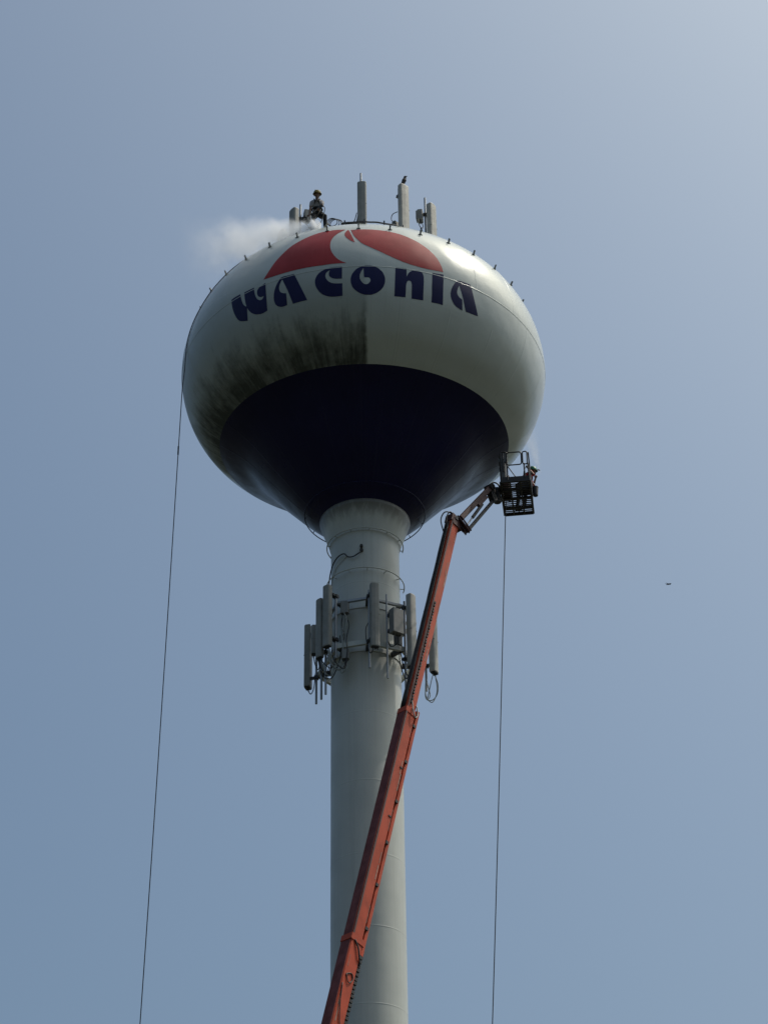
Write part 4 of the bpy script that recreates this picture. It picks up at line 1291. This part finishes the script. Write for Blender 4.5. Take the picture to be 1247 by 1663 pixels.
g.tube([che + Vector((-0.08, -0.14, 0.0)), che + Vector((0.08, -0.14, 0.0))], 0.018, 6)
for hip, kn_ in ((hipR, knR), (hipL, knL)):
    d = (kn_ - hip).normalized()
    c_ = hip.lerp(kn_, 0.3)
    e1 = d.cross(Vector((0, 0, 1))).normalized()
    e2 = d.cross(e1)
    g.tube([c_ + e1 * 0.10 * math.cos(a) + e2 * 0.10 * math.sin(a) for a in [2 * math.pi * k / 16 for k in range(16)]], 0.015, 6, True)
g.build('harness', M['harness'], t, True)
G().tube(smooth_path([pel + Vector((0.10, -0.12, 0.08)), Vector((0.02, -0.16, 0.60)), Vector((-0.08, -0.2, 0.36)), Vector((-0.14, -0.2, 0.42)), Vector((-0.12, -0.14, 0.7))]), 0.016, 6).build('lanyard', M['harness'], t, True)
t = thing('pressure_lance', 'pressure washer lance held by the worker on the roof', 'lance', base)
G().tube([lance_a, lance_b], 0.016, 8).build('wand', M['rope_grey'], t, True)
G().tube([lance_b - ld * 0.10, lance_b + ld * 0.06], 0.034, 10).build('nozzle', M['plastic_dark'], t)
mm = ld.to_track_quat('Z', 'Y').to_matrix()
G().box(lance_b - ld * 0.02 + Vector((0, 0, 0.02)), (0.15, 0.13, 0.2), mm, 0.03).build('splash_guard', M['plastic_dark'], t)
G().box(lance_a + ld * 0.05, (0.05, 0.10, 0.22), mm, 0.01).build('grip', M['plastic_dark'], t)
G().tube(smooth_path([lance_a, lance_a + Vector((0.1, 0.0, -0.1)), Vector((0.1, -0.1, 0.3)), Vector((-0.1, 0.1, 0.10)), on_tank(-22, 49.25, 0.03) - base]), 0.014, 6).build('supply_hose', M['rope_grey'], t, True)

# worker on the lift platform: leaning out over the right rail, seen between rail and floor
base = Vector((4.95, -0.36, FZ + 0.03))
t = thing('person', 'worker in green hard hat and red shirt leaning out of the lift platform', 'person', base)
caps = []
hipR, hipL = Vector((0.09, -0.02, 0.90)), Vector((-0.09, 0.02, 0.90))
fR, fL = Vector((0.08, -0.05, 0.0)), Vector((-0.16, 0.1, 0.0))
for hip, ft in ((hipR, fR), (hipL, fL)):
    kn_ = hip.lerp(ft, 0.5) + Vector((0.03, -0.03, 0.0))
    an = ft + Vector((0, 0, 0.1))
    caps += [(hip, kn_, 0.098, 0.068, TR), (kn_, an, 0.066, 0.052, TR), (an, ft + Vector((-0.02, 0, 0.05)), 0.05, 0.05, BO), (ft + Vector((-0.03, 0, 0.042)), ft + Vector((0.14, -0.03, 0.034)), 0.042, 0.034, BO)]
pel, wai, che, nk = Vector((0.02, 0, 0.94)), Vector((0.12, 0, 1.06)), Vector((0.26, 0.02, 1.22)), Vector((0.35, 0.03, 1.36))
hc = Vector((0.42, 0.05, 1.47))
caps += [(pel + Vector((0, -0.08, 0)), pel + Vector((0, 0.08, 0)), 0.11, 0.11, TR), (pel, wai, 0.12, 0.12, TR), (wai + Vector((0, -0.05, 0.02)), che + Vector((0, -0.07, 0)), 0.115, 0.12, TE), (wai + Vector((0, 0.05, 0.02)), che + Vector((0, 0.07, 0)), 0.115, 0.12, TE),
         (che + Vector((0.03, -0.14, 0.05)), che + Vector((0.03, 0.14, 0.05)), 0.08, 0.08, TE), (che, nk, 0.08, 0.06, TE), (nk, hc - Vector((0.02, 0, 0.04)), 0.055, 0.055, SK)]
for sh, el, ha in ((Vector((0.29, -0.19, 1.30)), Vector((0.40, -0.30, 1.08)), Vector((0.26, -0.26, 1.34))), (Vector((0.29, 0.2, 1.30)), Vector((0.42, 0.34, 1.12)), Vector((0.5, 0.30, 1.38)))):
    m_ = sh.lerp(el, 0.6)
    caps += [(sh, m_, 0.064, 0.06, TE), (m_, el, 0.05, 0.044, TE), (el, ha, 0.043, 0.03, SK)]
    caps += hand_caps(ha, ha - el, Vector((0.2, 0.1, 0.6)), 1, SK, 1.1)
face = Vector((0.55, 0.75, 0.3)).normalized()
hcaps, hs_, hu_ = head_caps(hc, face, SK, HA)
caps += hcaps
body = body_mesh('body', caps, [M['skin'], M['redshirt'], M['trousers'], M['boot_dark'], M['hair']], t)
helmet(t, hc + Vector((0.0, 0.0, 0.045)), Vector((face.x, face.y, 0)), -0.2, M['helmet_green'])
eyes(body, hc, face, hs_, hu_)
g = G()
for s in (-1, 1):
    g.tube(smooth_path([pel + Vector((0.05, s * 0.1, 0.1)), wai + Vector((0.11, s * 0.08, 0.04)), che + Vector((0.11, s * 0.07, -0.04)), che + Vector((0.1, s * 0.08, 0.12)), che + Vector((-0.06, s * 0.06, 0.13)), wai + Vector((-0.12, s * 0.04, 0.08)), pel + Vector((-0.11, s * 0.08, 0.06))]), 0.02, 6)
g.build('harness', M['harness'], t, True)
t = thing('pressure_lance', 'thin pressure washer lance held up by the worker on the lift platform', 'lance', base)
a_, b_ = Vector((0.20, -0.28, 1.43)), Vector((0.62, 0.40, 1.78))
G().tube([a_, b_], 0.012, 8).build('wand', M['dark_steel'], t, True)
d = (b_ - a_).normalized()
G().tube([b_ - d * 0.03, b_ + d * 0.08], 0.022, 8).build('nozzle', M['plastic_dark'], t)
G().box(a_ + d * 0.04, (0.04, 0.05, 0.2), d.to_track_quat('Z', 'Y').to_matrix(), 0.01).build('grip', M['plastic_dark'], t)
G().tube(smooth_path([a_, a_ + Vector((-0.1, -0.05, -0.2)), Vector((0.0, -0.2, 0.6)), Vector((-0.3, -0.3, 0.1)), Vector((-0.4, -0.39, 0.03))]), 0.013, 6).build('supply_hose', M['hose'], t, True)
# bucket hung on the outside of the right rail
t = thing('bucket', 'dark bucket hanging on the outside of the platform rail below the worker', 'bucket', (5.39, -0.36, FZ + 0.52))
prof = [(0.001, 0.0), (0.08, 0.0), (0.10, 0.30), (0.106, 0.30), (0.106, 0.32), (0.095, 0.32), (0.074, 0.012), (0.001, 0.012)]
G().lathe(prof, 24).build('pail', M['black_paint'], t, True, angle=40)
pts = [(-0.11 * math.sin(a), 0.10 * math.cos(a), 0.31 + 0.24 * math.sin(a)) for a in [math.pi * k / 12 for k in range(13)]]
G().tube(pts, 0.006, 6).build('bail', M['galv'], t, True)

# ---------------------------------------------------------------- birds
bx, by, bz = 1.43, -2.62, 52.44
t = thing('bird', 'dark bird perched upright on top of the tall pale roof antenna', 'bird', (bx, by, bz))
t.scale = (1.25, 1.25, 1.2)
BK = 0
caps = [((-0.03, 0.01, 0.12), (0.015, -0.005, 0.26), 0.045, 0.062, 0), ((0.015, -0.005, 0.26), (0.035, -0.012, 0.335), 0.058, 0.042, 0), ((0.035, -0.012, 0.335), (0.042, -0.02, 0.375), 0.04, 0.038, 0),
        ((-0.03, 0.01, 0.12), (-0.055, 0.03, -0.03), 0.032, 0.016, 0), ((-0.02, 0.04, 0.25), (-0.05, 0.05, 0.06), 0.03, 0.012, 0), ((0.0, -0.05, 0.25), (-0.04, -0.03, 0.06), 0.028, 0.012, 0),
        ((0.0, 0.02, 0.12), (0.005, 0.02, 0.0), 0.016, 0.008, 0), ((0.0, -0.02, 0.12), (0.005, -0.02, 0.0), 0.016, 0.008, 0), ((0.0, 0.02, 0.004), (0.035, 0.025, 0.004), 0.008, 0.005, 0), ((0.0, -0.02, 0.004), (0.035, -0.025, 0.004), 0.008, 0.005, 0)]
body = body_mesh('body', caps, [M['feather']], t, 0.006)
g = G()
g.tube([(0.07, -0.035, 0.385), (0.085, -0.045, 0.38), (0.112, -0.06, 0.366)], [0.016, 0.012, 0.002], 8)
g.build('beak', M['beak'], t, True)
sx = Vector((18.54, 60.0, 76.62))
t = thing('bird', 'tiny distant bird flying in the open sky right of the boom', 'bird', sx)
t.scale = (0.75, 0.75, 0.75)
caps = [((-0.06, 0.05, 0), (0.12, -0.02, 0), 0.05, 0.06, 0), ((0.12, -0.02, 0), (0.2, -0.05, 0.01), 0.045, 0.035, 0), ((-0.06, 0.05, 0), (-0.24, 0.1, -0.01), 0.04, 0.012, 0)]
body = body_mesh('body', caps, [M['feather']], t, 0.012)
for s in (-1, 1):
    g = G()
    pts = []
    for i in range(6):
        k = i / 5
        y_ = s * (0.04 + 0.30 * k)
        zt = 0.05 * math.sin(k * math.pi * 0.8)
        c_ = 0.11 * (1 - 0.75 * k)
        pts += [Vector((0.07 - 0.10 * k * k + y_ * 0.15, y_ * 0.35, zt)), Vector((0.07 - 0.10 * k * k - c_ + y_ * 0.15, y_ * 0.35 + c_ * 0.4, zt - 0.008))]
    pts = [Vector((p.x + (s * 0.20 * (i // 2) / 5), p.y, p.z)) for i, p in enumerate(pts)]
    low = [p - Vector((0, 0, 0.012)) for p in pts]
    n = len(pts)
    fs2 = []
    for i in range(5):
        a = i * 2
        fs2.append((a, a + 2, a + 3, a + 1))
        fs2.append((n + a, n + a + 1, n + a + 3, n + a + 2))
        fs2.append((a, n + a, n + a + 2, a + 2))
        fs2.append((a + 1, a + 3, n + a + 3, n + a + 1))
    fs2 += [(0, 1, n + 1, n), (n - 2, 2 * n - 2, 2 * n - 1, n - 1)]
    g.add(pts + low, fs2).build('wing', M['feather'], t)

# ---------------------------------------------------------------- spray
def spray(name, label, origin, direction, length, r0, spread, dens, lift_up, seed, near=0.35, fade=0.55):
    """cone-shaped cloud of fine droplets: density falls off from the axis and with distance, broken by noise"""
    d = Vector(direction).normalized()
    q = d.to_track_quat('X', 'Z')
    g = G()
    pts, rad = [], []
    n = 12
    for i in range(n + 1):
        k = i / n
        pts.append(Vector((length * k, 0, lift_up * k * k * length)))
        rad.append((r0 + spread * length * k) * (1.0 if k < 0.9 else 0.9))
    pts = [pts[0] - Vector((0.15, 0, 0))] + pts
    rad = [0.02] + rad
    g.tube(pts, rad, 20)
    m = bpy.data.materials.new(name + '_droplets')
    m.use_nodes = True
    nt = m.node_tree
    nt.nodes.clear()
    out = nt.nodes.new('ShaderNodeOutputMaterial')
    vol = nt.nodes.new('ShaderNodeVolumePrincipled')
    vol.inputs['Color'].default_value = (0.98, 0.985, 1.0, 1)
    vol.inputs['Anisotropy'].default_value = 0.25
    vec, xyz = obj_xyz(nt)
    x = xyz[0]
    k = math_node(nt, 'DIVIDE', x, length)
    zc = math_node(nt, 'MULTIPLY', math_node(nt, 'MULTIPLY', k, k), lift_up * length)
    dz = math_node(nt, 'SUBTRACT', xyz[2], zc)
    rho = math_node(nt, 'SQRT', math_node(nt, 'ADD', math_node(nt, 'MULTIPLY', xyz[1], xyz[1]), math_node(nt, 'MULTIPLY', dz, dz)))
    rr = math_node(nt, 'ADD', r0, math_node(nt, 'MULTIPLY', math_node(nt, 'MAXIMUM', x, 0.0), spread))
    q_ = math_node(nt, 'DIVIDE', rho, rr)
    nz = noise(nt, combine(nt, math_node(nt, 'ADD', xyz[0], seed), xyz[1], xyz[2]), 1.25, 6, 0.66)
    f = math_node(nt, 'SUBTRACT', 0.98, q_)
    f = math_node(nt, 'ADD', f, math_node(nt, 'MULTIPLY', math_node(nt, 'SUBTRACT', nz, 0.54), 2.3))
    f = math_node(nt, 'MULTIPLY', map_range(nt, f, 0.0, 1.0, 0.0, 1.0), map_range(nt, q_, 1.0, 0.3, 0.0, 1.0))
    f = math_node(nt, 'MULTIPLY', f, map_range(nt, k, 1.0, fade, 0.0, 1.0))
    f = math_node(nt, 'MULTIPLY', f, math_node(nt, 'DIVIDE', near, math_node(nt, 'ADD', math_node(nt, 'MAXIMUM', x, 0.0), near)))
    f = math_node(nt, 'MULTIPLY', f, dens)
    link(nt, f, vol.inputs['Density'])
    link(nt, vol.outputs[0], out.inputs['Volume'])
    o = g.build(name, m)
    o.location = origin
    o.rotation_mode = 'QUATERNION'
    o.rotation_quaternion = q
    tag(o, label, 'spray', kind='stuff')
    return o
spray('water_spray', 'white cloud of water spray drifting left from the worker on the roof', (-1.40, -4.45, 49.15), (-1.0, 0.05, -0.26), 4.6, 0.36, 0.30, 7.5, 0.035, 0.0, near=1.0, fade=0.2)
spray('water_spray', 'faint water spray behind the right edge of the tank above the lift', (5.62, 0.2, 42.65), (-0.12, 0.25, 1.0), 2.2, 0.10, 0.20, 1.6, 0.0, 5.0, near=0.8)
spray('water_spray', 'dense white jet of water striking the roof at the worker\'s feet', (-1.58, -4.42, 49.47), (0.14, -0.25, -0.9), 0.62, 0.05, 0.30, 40.0, 0.0, 2.0, near=0.5, fade=0.9)
